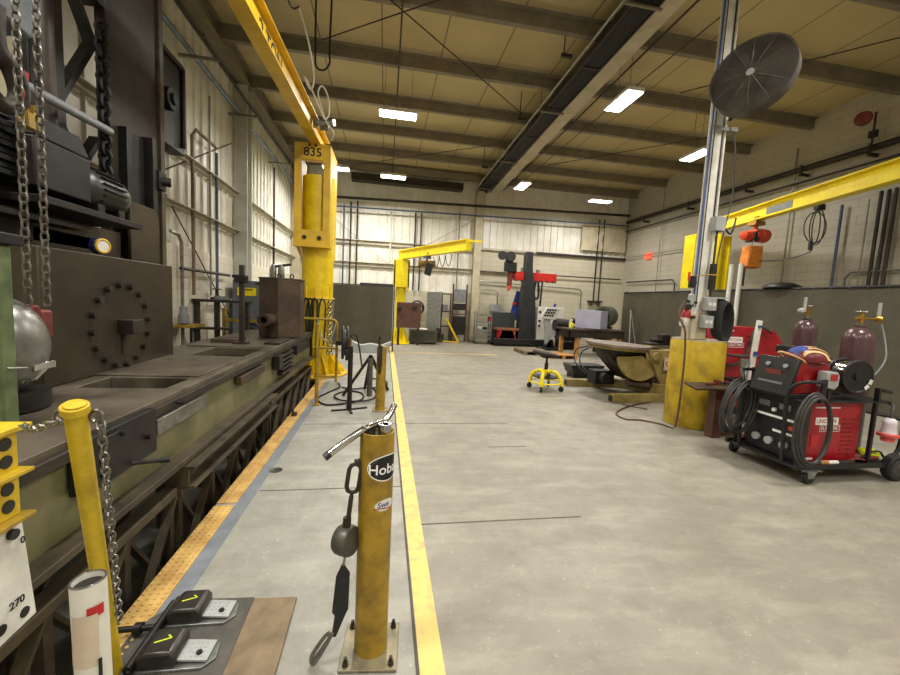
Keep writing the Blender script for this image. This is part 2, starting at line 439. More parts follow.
for z in (3.79, 2.93):
    mb = MB(); cee(mb, (XL, YF-0.12, z), (3.6, YF-0.12, z), 0.14, 0.09); struct('wall_girt', mb, GIRT)
    if z < 3: mb = MB().box((3.75, YF-0.1, z-0.04), (6.0, YF-0.05, z+0.04)); struct('wall_girt', mb, GIRT)
struct('wall_ledge', MB().box((3.8, YF-0.14, 3.84), (6.4, YF-0.03, 3.92)), GIRT)
struct('wall_ledge', MB().box((6.3, YF-0.16, 3.84), (XR, YF-0.03, 3.92)), PIPEB)

# floor joints, painted lines, tactile strip (all part of the floor finish)
JOINT = mat('floor_joint_filler', (92,84,72), (70,64,56), 0.8, 0, 9)
k = 0
for y, x0, x1 in ((2.62, 0.21, 1.55), (4.9, 0.21, 1.7), (4.06, 1.2, 1.65), (8.42, 0.2, 3.1), (4.9, -0.95, 0.19), (3.2, -0.95, 0.19)):
    struct('trim_joint', MB().box((x0, y-0.006, -0.01), (x1, y+0.006, 0.0015)), JOINT)
struct('trim_joint', MB().box((0.185, YB, -0.01), (0.2, 13.4, 0.0015)), JOINT)
struct('trim_stripe', MB().box((0.203, YB, -0.01), (0.312, 13.2, 0.002)), STR)
struct('trim_stripe', MB().box((0.32, 11.72, -0.01), (3.6, 11.8, 0.002)), STR)
struct('trim_grey_band', MB().box((-1.058, YB, -0.01), (-0.965, 7.4, 0.002)), GREYP)
def tactile(y0, y1):
    m = MB().box((-1.2, y0, -0.02), (-1.06, y1, 0.006))
    y = y0 + 0.025
    while y < y1-0.01:
        for x in (-1.185, -1.149, -1.112, -1.076):
            m.cyl((x, y, 0.005), (x, y, 0.011), 0.011, 0.007, 7)
        y += 0.036
    return m
struct('trim_tactile', tactile(0.6, 2.98), TAC); struct('trim_tactile', tactile(3.02, 7.55), TAC)
# ---------------------------------------------------------------- high bay lamps
GLOW = emis('lamp_diffuser', (1.0, 0.97, 0.92), LAMP_E)
def lamp(x, y, along, label, z=5.7, pw=1.0):
    t = thing('high_bay_light', label, 'ceiling light', (x, y, z), 'high bay lights under the roof')
    sx, sy = (0.42, 0.17) if along == 'X' else (0.17, 0.42)
    part(t, 'housing', MB().box((x-sx, y-sy, z), (x+sx, y+sy, z+0.07)).box((x-sx*0.5, y-sy*0.5, z+0.07), (x+sx*0.5, y+sy*0.5, z+0.12)), WHITE, 0.006)
    part(t, 'diffuser', MB().box((x-sx*0.96, y-sy*0.92, z-0.012), (x+sx*0.96, y+sy*0.92, z-0.001)), GLOW)
    for q in (-0.7, 0.7): part(t, 'hanger', MB().cyl((x+sx*q, y, z+0.07), (x+sx*q, y, 6.7), 0.006, n=6), PIPEG)
    L = bpy.data.lights.new('lamp_light', 'AREA'); L.shape = 'RECTANGLE'; L.size = sx*1.9; L.size_y = sy*1.9
    L.energy = LAMP_W * pw; L.color = LAMP_C; L.spread = math.radians(165)
    o = bpy.data.objects.new('lamp_light', L); COL.objects.link(o); o.parent = t; o.location = (0, 0, -0.03)
lamp(0.15, 9.11, 'X', 'bright rectangular high bay light, nearest one left of the roof girder')
lamp(0.14, 13.57, 'X', 'high bay light near the back wall, straight behind the one left of the girder', pw=0.85)
lamp(4.49, 7.33, 'Y', 'largest bright high bay light, just right of the roof girder')
lamp(4.53, 13.12, 'Y', 'high bay light above the red welding manipulator at the back', pw=0.85)
lamp(7.94, 13.94, 'X', 'high bay light over the table in the far right corner', pw=0.75)
lamp(7.83, 9.20, 'Y', 'high bay light seen beside the white steel column', pw=0.7)
lamp(-1.69, 13.30, 'X', 'high bay light half hidden behind the yellow crane head')
for x, y in ((0.15, 4.2), (0.15, -1.6), (4.95, 2.4), (4.95, -3.2), (8.6, -1.5), (-2.6, 1.0)):
    lamp(x, y, 'Y', 'high bay light of the rows above and behind the viewer')

# ---------------------------------------------------------------- roof services
def tx(y): return 3.38 + 0.0106*(y-5.8)*1.0
m = MB()
for dx in (0.09, 0.48): m.bar((tx(YB)+dx, YB, 6.18), (tx(15.9)+dx, 15.9, 6.18), 0.03, 0.13)
y = -4.0
while y < 15.8: m.box((tx(y)+0.1, y-0.02, 6.12), (tx(y)+0.47, y+0.02, 6.14)); y += 1.6
t = thing('cable_tray', 'dark cable tray running along the left side of the roof girder', 'cable tray', (3.6, 0, 6.12))
part(t, 'ladder_rack', m, PIPEB)
m = MB()
for i in range(7):
    x = 0.13 + i*0.052; m.tube([(tx(YB)+x, YB, 6.165), (tx(5)+x+0.01, 5, 6.16), (tx(10)+x-0.005, 10, 6.165), (tx(15.85)+x, 15.85, 6.16)], 0.028, 7)
part(t, 'cables', m, RUBBER)
for y in (2.6, 5.6, 8.9, 12.2, 15.2):
    m = MB(); m.bar((tx(y)-0.05, y, 6.10), (tx(y)+0.55, y, 6.10), 0.04, 0.03); m.cyl((tx(y)-0.02, y, 6.1), (tx(y)-0.02, y, 6.7), 0.008, n=6)
    part(t, 'trapeze_hanger', m, PURL)
solo('conduit', MB().tube([(tx(YB)-0.02, YB, 6.2), (tx(15.9)-0.02, 15.9, 6.2)], 0.02, 8), LGREY, 'thin grey conduit hugging the left edge of the cable tray', 'conduit')
solo('conduit', MB().tube([(4.36, 1.5, 6.24), (4.62, 15.6, 6.24)], 0.018, 8), PIPEB, 'dark conduit just right of the cream roof girder', 'conduit')
solo('conduit', MB().tube([(5.2, 1.5, 6.32), (5.02, 8, 6.30), (5.0, 15.6, 6.3)], 0.011, 6), PIPEB, 'thin dark line of conduit over the large light right of the girder', 'conduit')
solo('conduit', MB().tube([(0.12, 1.0, 6.28), (0.12, 15.6, 6.28)], 0.016, 8), PIPEB, 'thin conduit feeding the lights left of the girder, running away to the back', 'conduit')
def rod(p, q, label, r=0.011): solo('brace_rod', MB().cyl(p, q, r, n=8), PIPEB, label, 'brace rod', 'roof brace rods')
rod((-0.6, 6.2, 6.32), (3.2, 9.6, 6.32), 'long diagonal brace rod crossing the roof left of the girder')
rod((-1.3, 7.9, 6.3), (0.9, 6.3, 6.3), 'short diagonal brace rod meeting the long rod under the roof')
rod((3.2, 11.4, 6.3), (-1.2, 14.6, 6.3), 'diagonal brace rod near the back lights left of the girder')
rod((6.0, 7.7, 6.25), (9.8, 3.6, 6.25), 'brace rod running behind the drum fan towards the upper right')
rod((5.2, 12.6, 6.3), (8.4, 9.3, 6.3), 'diagonal brace rod between the lights right of the girder')
for x, y, lb in ((3.06, 9.35, 'second visible drop rod under the roof left of the cable tray'), (3.0, 6.9, 'nearest drop rod under the roof left of the cable tray'), (3.05, 12.8, 'farthest drop rod under the roof left of the cable tray')):
    solo('drop_rod', MB().cyl((x, y, 6.05), (x, y, 6.7), 0.012, n=8).bar((x-0.05, y, 6.08), (x+0.15, y, 6.08), 0.05, 0.06), PIPEB, lb, 'drop rod')
solo('air_duct', MB().box((-1.4, 15.35, 6.02), (2.9, 15.75, 6.28)), DARKB, 'dark duct box under the roof along the back wall left of the girder', 'duct', bev=0.01)

# ---------------------------------------------------------------- wall services, back wall
def pipe(pts, r, mt, label, name='pipe', n=8, cat='pipe', smooth=False):
    return solo(name, MB().tube(spl(pts, 5) if smooth else pts, r, n), mt, label, cat)
yb = YF - 0.16
pipe([(-3.4, yb-0.28, 5.32), (10.3, yb-0.28, 5.70)], 0.05, PIPEB, 'long dark pipe high along the back wall', n=10)
pipe([(-3.4, yb-0.26, 5.0), (10.3, yb-0.26, 5.27)], 0.03, BLUE, 'blue grey pipe below the dark one, high along the back wall')
for i, (x, z0, z1, mt, d) in enumerate(((-1.68, 1.9, 5.2, BLUE, 'blue vertical pipe on the back wall, leftmost beside the crane'), (-1.42, 1.9, 5.3, PIPEB, 'dark vertical pipe on the back wall next to the leftmost blue pipe'),
        (-1.17, 1.9, 5.35, PIPEB, 'third vertical pipe on the back wall from the left crane'), (0.14, 3.05, 5.3, WHITEC, 'pale vertical pipe on the back wall below the second light'),
        (1.1, 2.0, 5.1, PIPEB, 'dark vertical pipe on the back wall above the short yellow jib boom'), (1.34, 2.0, 5.1, PIPEB, 'dark vertical pipe right of another one above the short jib boom'),
        (2.9, 1.9, 5.3, PIPEG, 'grey vertical conduit above the maroon panel rack'), (9.08, 1.95, 5.5, PIPEB, 'left one of the pair of risers in the far right corner'), (9.32, 1.95, 5.5, PIPEB, 'right one of the pair of risers in the far right corner'))):
    pipe([(x, yb, z0), (x, yb, z1)], 0.032, mt, d)
solo('pipe_flange', MB().box((8.85, yb-0.06, 1.92), (9.5, yb+0.1, 1.98)).cyl((9.0, yb, 1.75), (9.0, yb, 1.95), 0.06).cyl((9.35, yb, 1.75), (9.35, yb, 1.95), 0.06), PIPEB, 'flanged pipe stub under the corner risers', 'pipe fitting')
pipe([(3.8, yb, 2.55), (8.3, yb, 2.45), (8.42, yb, 2.42), (8.5, yb, 2.3), (8.5, yb, 1.3)], 0.028, PIPEG, 'grey conduit running right along the block wall and bending down', 'conduit')
pipe([(3.8, yb, 2.95), (10.3, yb, 2.98)], 0.026, PIPEB, 'thin dark pipe on the block wall behind the red boom')
pipe([(4.0, yb, 2.2), (4.55, yb, 2.2), (4.7, yb, 2.08), (4.7, yb, 1.5)], 0.026, PIPEG, 'small bent conduit above the tool cart', 'conduit')
solo('junction_box', MB().box((4.4, yb-0.08, 1.3), (4.8, yb+0.08, 1.62)), LGREY, 'small grey junction box on the back wall above the tool cart', 'electrical box', bev=0.01)
for p, q, d in (((-2.0, yb, 4.6), (0.2, yb, 2.9), 'wall brace rod slanting down behind the short yellow jib'), ((1.0, yb, 3.5), (3.5, yb, 5.0), 'wall brace rod slanting up above the jib boom')):
    solo('brace_rod', MB().cyl(p, q, 0.014, n=6), GIRT, d, 'brace rod')
solo('wrapped_insulation', MB().add(*(lambda N=14: ([(8.3 + 2.1*i/N, yb+0.02-0.05*abs(math.sin(i*2.3+j)), 4.15+1.2*j/6) for j in range(7) for i in range(N+1)], [(j*(N+1)+i, j*(N+1)+i+1, (j+1)*(N+1)+i+1, (j+1)*(N+1)+i) for j in range(6) for i in range(N)]))()), CREAM, 'loose crumpled insulation sheet high in the far right corner', 'insulation')
fb = MB().box((9.35, yb-0.02, 4.2), (9.4, yb, 5.2))

# right wall
xr = XR - 0.12
pipe([(xr, 15.8, 5.46), (xr, -2, 5.36)], 0.07, PIPEB, 'thick dark pipe high along the right wall', n=12)
pipe([(xr-0.03, 15.8, 5.06), (xr-0.03, 2, 5.1)], 0.03, PIPEB, 'thinner dark pipe below the thick one on the right wall')
for y in (14.5, 12.2, 10.0, 8.5, 7.1): solo('pipe_bracket', MB().box((xr-0.14, y-0.03, 5.22), (XR, y+0.03, 5.28)).box((xr-0.14, y-0.02, 5.26), (xr-0.11, y+0.02, 5.48)), PIPEB, 'angle bracket carrying the thick pipe on the right wall', 'bracket', 'pipe brackets on the right wall')
pipe([(xr, 7.56, 4.3), (xr, 7.56, 0.0)], 0.03, BLUE, 'blue vertical pipe on the right wall behind the jib boom')
pipe([(xr, 8.75, 6.0), (xr, 8.75, 2.0)], 0.022, PIPEG, 'grey vertical conduit on the right wall left of the blue pipe', 'conduit')
pipe([(xr, 7.05, 4.3), (xr, 7.05, 2.0)], 0.016, PIPEG, 'thin vertical conduit on the right wall right of the blue pipe', 'conduit')
for y, d in ((6.85, 'leftmost'), (6.72, 'middle'), (6.6, 'rightmost')):
    pipe([(xr, y, 4.42), (xr, y, 2.0)], 0.034, PIPEB, d + ' of three dark pipes standing together on the right wall')
pipe([(xr, 7.3, 2.0), (xr, 7.3, 2.6), (xr, 7.2, 2.72), (xr, 5.0, 2.72)], 0.024, PIPEG, 'grey conduit loop low on the right wall above the curtain', 'conduit')
pipe([(xr, 15.5, 2.85), (xr, 12.75, 2.83), (xr, 12.6, 2.7), (xr, 12.6, 1.6)], 0.026, PIPEB, 'dark conduit bending down on the right wall near the far corner', 'conduit')
pipe([(xr, 15.6, 3.9), (xr, 11, 3.9)], 0.016, PIPEG, 'thin conduit at sign height on the right wall', 'conduit')
pipe([(xr, 13.6, 6.4), (xr, 13.6, 2.1)], 0.014, PIPEG, 'thin vertical conduit on the right wall near the far corner', 'conduit')
t = thing('exit_sign', 'small red lit sign high on the right wall near the far corner', 'sign', (XR-0.02, 14.3, 3.72))
part(t, 'sign_panel', MB().box((XR-0.09, 14.12, 3.74), (XR-0.01, 14.48, 3.97)), emis('sign_red', (1.0, 0.10, 0.05), 0.9), 0.005)
t = thing('alarm_horn', 'dark red alarm bell on a bracket high on the right wall', 'alarm', (xr, 7.2, 5.5))
part(t, 'horn', MB().lathe([(0.02,-0.1),(0.09,-0.08),(0.15,0.0),(0.14,0.06),(0.02,0.1)], (xr-0.18, 7.25, 6.05), (-1,-0.3,-0.2)), REDO)
part(t, 'stem', MB().cyl((xr-0.05, 7.12, 5.45), (xr-0.05, 7.12, 6.15), 0.02, n=8).box((xr-0.1, 7.06, 5.62), (xr, 7.18, 5.76)), PIPEB)

# left wall
xl = XL + 0.16
pipe([(xl+0.05, 4, 5.62), (xl+0.05, 15.8, 5.62)], 0.045, mat('blue_grey_pipe', (126,142,160), (100,116,134), 0.4, 0.3, 5), 'blue grey pipe running high along the left wall', n=10)
pipe([(xl+0.2, 4, 5.9), (xl+0.2, 15.8, 5.9)], 0.03, PIPEB, 'dark pipe just above the blue grey one on the left wall')
for y in (7.6, 9.7, 12.8): solo('pipe_bracket', MB().box((XL, y-0.025, 5.5), (xl+0.5, y+0.025, 5.55)), PIPEG, 'flat bracket holding the high pipes on the left wall', 'bracket', 'pipe brackets on the left wall')
pipe([(xl, 7.75, 1.5), (xl, 7.75, 4.3), (xl, 7.9, 4.45), (xl, 8.7, 4.45)], 0.03, mat('brown_pipe', (120,96,74), (96,76,58), 0.5), 'brown vertical pipe on the left wall bending at the top')
pipe([(xl, 8.75, 1.45), (xl, 8.75, 4.35)], 0.03, BLUE, 'blue vertical pipe on the left wall beside the brown one')
pipe([(xl, 8.45, 1.5), (xl, 8.45, 5.3)], 0.02, PIPEG, 'thin grey conduit between the brown and blue pipes', 'conduit')
pipe([(xl, 12.85, 0.8), (xl, 12.85, 5.4)], 0.03, PIPEB, 'dark vertical pipe on the left wall beyond the white column')
pipe([(xl, 7.0, 2.52), (xl, 7.25, 2.5), (xl, 7.34, 2.38), (xl, 7.34, 0.6)], 0.03, PIPEG, 'grey conduit bending down the block part of the left wall', 'conduit')
pipe([(xl, 7.3, 1.95), (xl, 9.4, 1.95)], 0.028, PIPEB, 'dark horizontal pipe low on the left wall')
solo('valve_cluster', MB().cyl((xl+0.05, 8.4, 1.42), (xl+0.05, 9.0, 1.42), 0.05).cyl((xl+0.05, 8.6, 1.42), (xl+0.05, 8.6, 1.62), 0.03).lathe([(0.09,0),(0.09,0.02),(0.01,0.025)], (xl+0.05, 8.6, 1.62)), PIPEB, 'dark valve manifold at the foot of the left wall pipes', 'valve')
for p, q in (((XL+0.1, 4.6, 2.2), (XL+0.1, 9.7, 4.9)), ((XL+0.1, 9.6, 1.0), (XL+0.1, 6.6, 3.4))):
    solo('brace_rod', MB().cyl(p, q, 0.012, n=6), PIPEB, 'wall brace rod ' + ('rising to' if q[1] > p[1] else 'falling towards') + ' the white column on the left wall', 'brace rod')
t = thing('wall_heater', 'dark caged unit hung high on the left wall beside the machine column', 'heater', (-3.4, 6.95, 3.7))
part(t, 'casing', MB().box((-3.52, 6.3, 3.75), (-3.3, 7.2, 5.15)), DARK, 0.02)
part(t, 'cage_tube', MB().tube([(-3.27, 6.4, 3.85), (-3.27, 6.4, 5.05)], 0.03, 8).tube([(-3.27, 7.1, 3.85), (-3.27, 7.1, 5.05)], 0.03, 8).tube([(-3.27, 6.4, 5.05), (-3.27, 7.1, 5.05)], 0.03, 8), DARKB)
part(t, 'motor', MB().cyl((-3.3, 6.65, 4.4), (-3.2, 6.65, 4.4), 0.16).cyl((-3.2, 6.65, 4.4), (-3.16, 6.65, 4.4), 0.08), DARK)
part(t, 'bracket', MB().box((XL, 6.35, 3.7), (-3.4, 6.45, 3.76)).box((XL, 6.8, 3.7), (-3.4, 6.9, 3.76)), DARKB)
# ================================================================= MACHINE BED
BX, BT = -1.38, 0.9                 # right face, top height
t = thing('machine_bed', 'long olive machine bed with worn brown top running beside the floor pit', 'machine bed', (-1.95, 4.4, 0.3))
mb = MB().box((BX-0.11, 0.6, 0.42), (BX-0.03, 7.75, 0.80)).box((-2.5, 0.6, 0.42), (-2.42, 7.75, 0.80)).box((-2.42, 0.6, 0.42), (BX-0.11, 7.75, 0.45))
for y in (0.6, 2.5, 5.7, 7.69): mb.box((-2.42, y, 0.45), (BX-0.11, y+0.06, 0.80))
part(t, 'body', mb, OLIVE, 0.006)
# top plates with two recessed openings
top = MB()
for y0, y1 in ((0.6, 2.95), (3.30, 4.45), (5.15, 7.78)): top.box((-2.5, y0, 0.80), (BX, y1, BT))
for y0, y1 in ((2.95, 3.30), (4.45, 5.15)): top.box((-2.5, y0, 0.80), (-2.05, y1, BT)).box((-1.5, y0, 0.80), (BX, y1, BT))
top.box((-2.4, 3.34, BT), (-1.46, 4.40, BT+0.012)).box((-2.4, 5.2, BT), (-1.5, 5.45, BT+0.012))
part(t, 'top_plate', top, BEDTOP, 0.004)
part(t, 'rail', MB().box((BX-0.02, 0.6, 0.805), (BX+0.022, 7.76, 0.86)), DARKB, 0.004)
part(t, 'lower_flange', MB().box((BX-0.06, 0.6, 0.40), (BX+0.07, 7.7, 0.44)), OLIVD, 0.004)
part(t, 'front_block', MB().box((BX-0.02, 1.95, 0.62), (BX+0.05, 2.52, 0.885)).box((BX+0.05, 2.05, 0.66), (BX+0.06, 2.18, 0.86)), DARK, 0.006)
part(t, 'wear_plate', MB().box((BX-0.02, 2.54, 0.70), (BX+0.045, 3.2, 0.80)), STEEL, 0.004, label='bare steel wear plate')
part(t, 'wear_plate', MB().box((BX-0.02, 3.95, 0.70), (BX+0.04, 4.7, 0.78)), RUST, 0.004)
for y in (2.2, 2.42, 2.8): part(t, 'bolt', MB().cyl((BX+0.03, y, 0.84-0.1*(y == 2.42)), (BX+0.075, y, 0.84-0.1*(y == 2.42)), 0.016, n=8), DARK)
part(t, 'lever', MB().cyl((BX+0.04, 2.28, 0.64), (BX+0.17, 2.34, 0.63), 0.012, n=8).cyl((BX+0.16, 2.335, 0.631), (BX+0.2, 2.354, 0.63), 0.016, n=10), DARK)
mb = MB()
for z in (0.5, 0.56, 0.62, 0.68, 0.74): mb.box((BX-0.02, 5.45, z), (BX+0.045, 6.1, z+0.03))
part(t, 'clamp_block', mb.box((BX-0.02, 5.2, 0.62), (BX+0.07, 5.38, 0.8)).box((BX-0.02, 6.3, 0.66), (BX+0.05, 7.3, 0.8)), DARK, 0.004)

# trusses below, each frame one thing
def truss(y0, y1, label, beam):
    t = thing('truss_stand', label, 'truss', (-1.33, (y0+y1)/2, -1.1), 'truss stands under the machine bed')
    zt = 0.40
    if beam:
        m = MB(); ibeam(m, (BX+0.03, y0, zt-0.09), (BX+0.03, y1, zt-0.09), 0.16, 0.2, 0.015, 0.022); part(t, 'seat_beam', m, OLIVD, 0.003)
        zt -= 0.17
        part(t, 'end_plate', MB().box((BX-0.05, y0, zt), (BX+0.09, y0+0.02, 0.38)), OLIVD)
    else: zt = 0.27
    part(t, 'top_chord', MB().bar((BX, y0, zt-0.03), (BX, y1, zt-0.03), 0.09, 0.055), OLIVD, 0.003)
    part(t, 'bottom_chord', MB().bar((BX, y0, -1.05), (BX, y1, -1.05), 0.09, 0.1), OLIVD, 0.003)
    n = max(1, round((y1-y0)/0.5)); s = (y1-y0)/n
    for i in range(n+1): part(t, 'post', MB().bar((BX, min(y0+i*s+0.03, y1-0.03), -1.0), (BX, min(y0+i*s+0.03, y1-0.03), zt-0.05), 0.05, 0.05), OLIVD)
    for i in range(n):
        a, b = y0+i*s+0.06, y0+(i+1)*s
        for p, q, x in (((a, -0.42), (b, zt-0.06), BX+0.02), ((a, zt-0.06), (b, -0.42), BX-0.03)):
            part(t, 'diagonal', MB().bar((x, p[0], p[1]), (x, q[0], q[1]), 0.02, 0.05, up=X), OLIVD)
truss(0.7, 2.75, 'nearest brown truss stand under the bed, cross braced, beside the leaning bollard', False)
truss(2.8, 4.9, 'middle truss stand under the bed, topped by a long seat beam', True)
truss(4.95, 7.6, 'farthest truss stand under the bed, ending beside the big yellow crane', False)
t = thing('truss_stand', 'dim truss stand on the far side under the bed', 'truss', (-2.4, 4, -1.1), 'truss stands under the machine bed')
part(t, 'top_chord', MB().bar((-2.4, 0.7, 0.34), (-2.4, 7.6, 0.34), 0.1, 0.12), OLIVD)
for i in range(8): part(t, 'post', MB().bar((-2.4, 0.75+i*0.97, -1.1), (-2.4, 0.75+i*0.97, 0.3), 0.09, 0.09), OLIVD)
for i in range(7): part(t, 'diagonal', MB().bar((-2.4, 0.8+i*0.97, -1.0), (-2.4, 1.68+i*0.97, 0.28), 0.02, 0.08, up=X), OLIVD)
for y in (1.5, 3.4, 5.6): solo('cross_beam', MB().bar((-2.35, y, 0.36), (-1.45, y, 0.36), 0.12, 0.1), OLIVD, 'cross beam tying the truss stands under the machine bed', 'beam', 'cross beams under the bed')
for x, y, s, d in ((-1.6, 2.5, 0.11, 'pale scrap of sheet in the dark under the bed, nearest the leaning bollard'), (-1.62, 3.2, 0.09, 'pale scrap of sheet in the dark under the middle of the bed')):
    solo('scrap_sheet', MB().bar((x, y-s, -0.55), (x+0.05, y+s, -0.42), 0.012, 0.22, up=Z), LGREY, d, 'scrap sheet')

# ================================================================= MACHINE on the bed
PX = -2.18
t = thing('face_plate', 'oily brown steel plate with a ring of bolts standing on the machine bed', 'machine plate', (PX-0.1, 3.4, 0.91))
part(t, 'plate', MB().box((PX-0.2, 2.88, 0.902), (PX, 4.46, 1.83)), PLATEB, 0.008)
for k in range(16):
    a = 2*PI*k/16 + 0.1; y, z = 3.66 + 0.355*math.cos(a), 1.275 + 0.335*math.sin(a)
    part(t, 'bolt', MB().cyl((PX-0.005, y, z), (PX+0.035, y, z), 0.029, 0.026, n=10), DARKB)
part(t, 'drive_block', MB().box((PX-0.01, 3.60, 1.20), (PX+0.12, 3.74, 1.32)), DARKB, 0.006)
part(t, 'weld_pad', MB().box((PX-0.01, 3.65, 1.03), (PX+0.01, 3.69, 1.2)), DARKB)
solo('dial_gauge', MB().lathe([(0.062,0),(0.062,0.05),(0.05,0.055)], (PX-0.08, 3.52, 1.905), (1,-0.35,0)), mat('dial_blue', (40,48,96), (32,38,80), 0.4, 0, 5), 'small blue round gauge with a yellow rim on top of the bolted plate', 'gauge')
g = bpy.data.objects['dial_gauge']
part(g, 'rim', MB().torus((PX-0.022, 3.50, 1.905), 0.05, 0.01, (1,-0.35,0), 20, 6), mat('rim_yellow', (220,180,60), (200,160,50), 0.4)); part(g, 'dial', MB().cyl((PX-0.03, 3.502, 1.905), (PX-0.02, 3.498, 1.905), 0.044), PAPER)

t = thing('back_panel', 'brown steel panel behind the top of the bolted plate', 'panel', (-2.62, 3.5, 0.9))
part(t, 'sheet', MB().box((-2.64, 2.9, 0.902), (-2.60, 4.38, 2.12)), PLATEB, 0.004)
# column, carriage, lattice tower
t = thing('machine_column', 'tall dark steel column rising behind the bolted plate to the roof', 'machine column', (-2.9, 4.9, 0))
part(t, 'box_column', MB().box((-2.8, 4.42, 0), (-2.7, 5.34, 6.2)), DARKB, 0.01)
part(t, 'edge_strip', MB().box((-2.7, 5.26, 0.2), (-2.67, 5.34, 6.2)), OLIVD, 0.003)
part(t, 'guide_rail', MB().box((-2.7, 4.55, 1.6), (-2.62, 4.62, 3.2)).box((-2.7, 4.66, 1.6), (-2.66, 4.9, 3.2)).box((-2.7, 4.92, 1.6), (-2.58, 4.99, 3.24)), DARK, 0.004)
part(t, 'latch', MB().box((-2.68, 5.0, 2.72), (-2.56, 5.14, 2.92)).cyl((-2.6, 5.07, 2.82), (-2.5, 5.12, 2.82), 0.05), DARK, 0.005)
part(t, 'base_bracket', MB().prism([(0,0),(0.5,0),(0.5,0.62),(0.42,0.7),(0,0.7)], (-2.56, 4.42, 1.75), Y, Z, 0.03), PLATEB, 0.004)
t = thing('lattice_tower', 'dark lattice tower of posts and diagonals left of the tall machine column', 'lattice tower', (-2.85, 3.7, 0))
part(t, 'post', MB().box((-2.8, 3.6, 0), (-2.72, 3.94, 6.2)), DARK, 0.008)
part(t, 'post', MB().box((-2.86, 2.62, 0), (-2.8, 2.74, 6.2)), DARK, 0.008)
for z0, z1 in ((2.3, 3.0), (3.0, 2.3), (3.1, 3.9), (4.5, 3.8)): part(t, 'diagonal', MB().bar((-2.8, 3.92, z0), (-2.8, 4.40, z1), 0.05, 0.09, up=X), DARK)
for z0, z1 in ((2.4, 3.2), (3.2, 2.4), (3.3, 4.1), (4.1, 3.3)): part(t, 'diagonal', MB().bar((-2.85, 2.7, z0), (-2.85, 3.42, z1), 0.05, 0.09, up=X), DARK)
part(t, 'tie_beam', MB().box((-2.9, 2.6, 4.2), (-2.7, 4.42, 4.45)), DARK, 0.006)
part(t, 'tie_beam', MB().box((-2.9, 2.6, 2.86), (-2.8, 3.42, 2.94)), RUST, 0.006)
part(t, 'guide_pipe', MB().cyl((-2.62, 3.62, 2.2), (-2.62, 3.62, 6.0), 0.05), DARKB)
part(t, 'cross_bar', MB().cyl((-2.35, 3.0, 2.86), (-2.62, 4.3, 3.05), 0.035), GREY)
mb = MB().chain([(-2.66, 4.3, 2.2), (-2.66, 4.3, 4.0)], 0.11, 0.09, 0.02); part(t, 'drag_chain', mb, DARK)
t = thing('machine_carriage', 'dark ribbed carriage with a finned motor above the bolted plate', 'machine carriage', (-2.8, 3.4, 1.87))
part(t, 'saddle', MB().box((-3.1, 2.5, 1.87), (-2.55, 3.55, 2.25)).box((-3.0, 3.5, 1.88), (-2.6, 4.3, 2.0)), DARK, 0.01)
mb = MB()
for i in range(9): mb.box((-2.98 + 0.01*(i % 2), 2.1, 2.26+i*0.045), (-2.42-0.02*(i % 2), 3.28, 2.29+i*0.045))
part(t, 'bellows', mb.box((-2.95, 2.12, 2.25), (-2.46, 3.26, 2.66)), BLACK)
part(t, 'gearbox', MB().box((-2.75, 3.28, 2.22), (-2.32, 3.78, 2.55)).prism([(0,0),(0.5,0),(0.4,0.14),(0.06,0.14)], (-2.32, 3.28, 2.55), Y, Z, -0.42), DARK, 0.012)
part(t, 'motor_plate', MB().box((-2.7, 3.2, 2.1), (-2.22, 4.25, 2.15)).box((-2.6, 3.85, 2.15), (-2.32, 3.93, 2.24)).box((-2.6, 4.1, 2.15), (-2.32, 4.18, 2.24)), DARK, 0.004)
mt = part(t, 'motor', MB().lathe([(0.05,0),(0.12,0.01),(0.16,0.06),(0.165,0.1),(0.165,0.42),(0.155,0.48),(0.1,0.53),(0.03,0.54)], (-2.46, 3.76, 2.36), (0,1,0)), mat('motor_grey', (66,66,64), (48,48,46), 0.4, 0.3, 8))
mb = MB()
for k in range(22):
    a = 2*PI*k/22; u = V((math.cos(a), 0, math.sin(a))); mb.bar(V((-2.46, 3.88, 2.36)) + u*0.172, V((-2.46, 4.16, 2.36)) + u*0.172, 0.008, 0.03, up=u)
part(mt, 'cooling_fin', mb, BLACK)
part(t, 'base_bar', MB().box((-2.5, 2.4, 2.0), (-2.36, 3.75, 2.04)), DARK, 0.003)
part(t, 'shackle', MB().torus((-2.3, 3.22, 2.70), 0.045, 0.014, (0.4,1,0), 18, 6, (0, PI)).box((-2.33, 3.18, 2.56), (-2.27, 3.27, 2.67)), YELD, 0.003, label='yellow shackle')

t.location.y -= 0.2; t.location.z += 0.02
# hoist hanging in front
t = thing('hoist_block', 'grey hoist housing hanging at the upper left with two load chains', 'hoist', (-2.05, 2.6, 2.9))
part(t, 'housing', MB().prism([(-0.3,0.25),(-0.1,0.02),(0.12,0.0),(0.2,0.1),(0.22,0.7),(-0.3,0.7)], (-2.05, 2.62, 2.98), Y, Z, -0.28), mat('hoist_grey', (104,110,114), (84,90,94), 0.4, 0.2, 5), 0.02)
part(t, 'rating_tag', MB().box((-2.048, 2.66, 3.42), (-2.04, 2.76, 3.5)), PAPER)
part(t, 'hook', MB().tube(spl([(-2.0, 2.45, 2.98), (-2.0, 2.45, 2.78), (-1.98, 2.52, 2.7), (-1.98, 2.55, 2.58), (-1.98, 2.47, 2.5), (-1.98, 2.38, 2.54)], 6), [0.05]*10+[0.045]*10+[0.04]*6+[0.035]*5, 10), DARKB)
part(t, 'latch', MB().bar((-1.95, 2.55, 2.72), (-1.95, 2.53, 2.56), 0.02, 0.03), REDB, label='red safety latch')
part(t, 'suspension', MB().cyl((-2.1, 2.7, 3.6), (-2.1, 2.7, 6.4), 0.04), DARK)
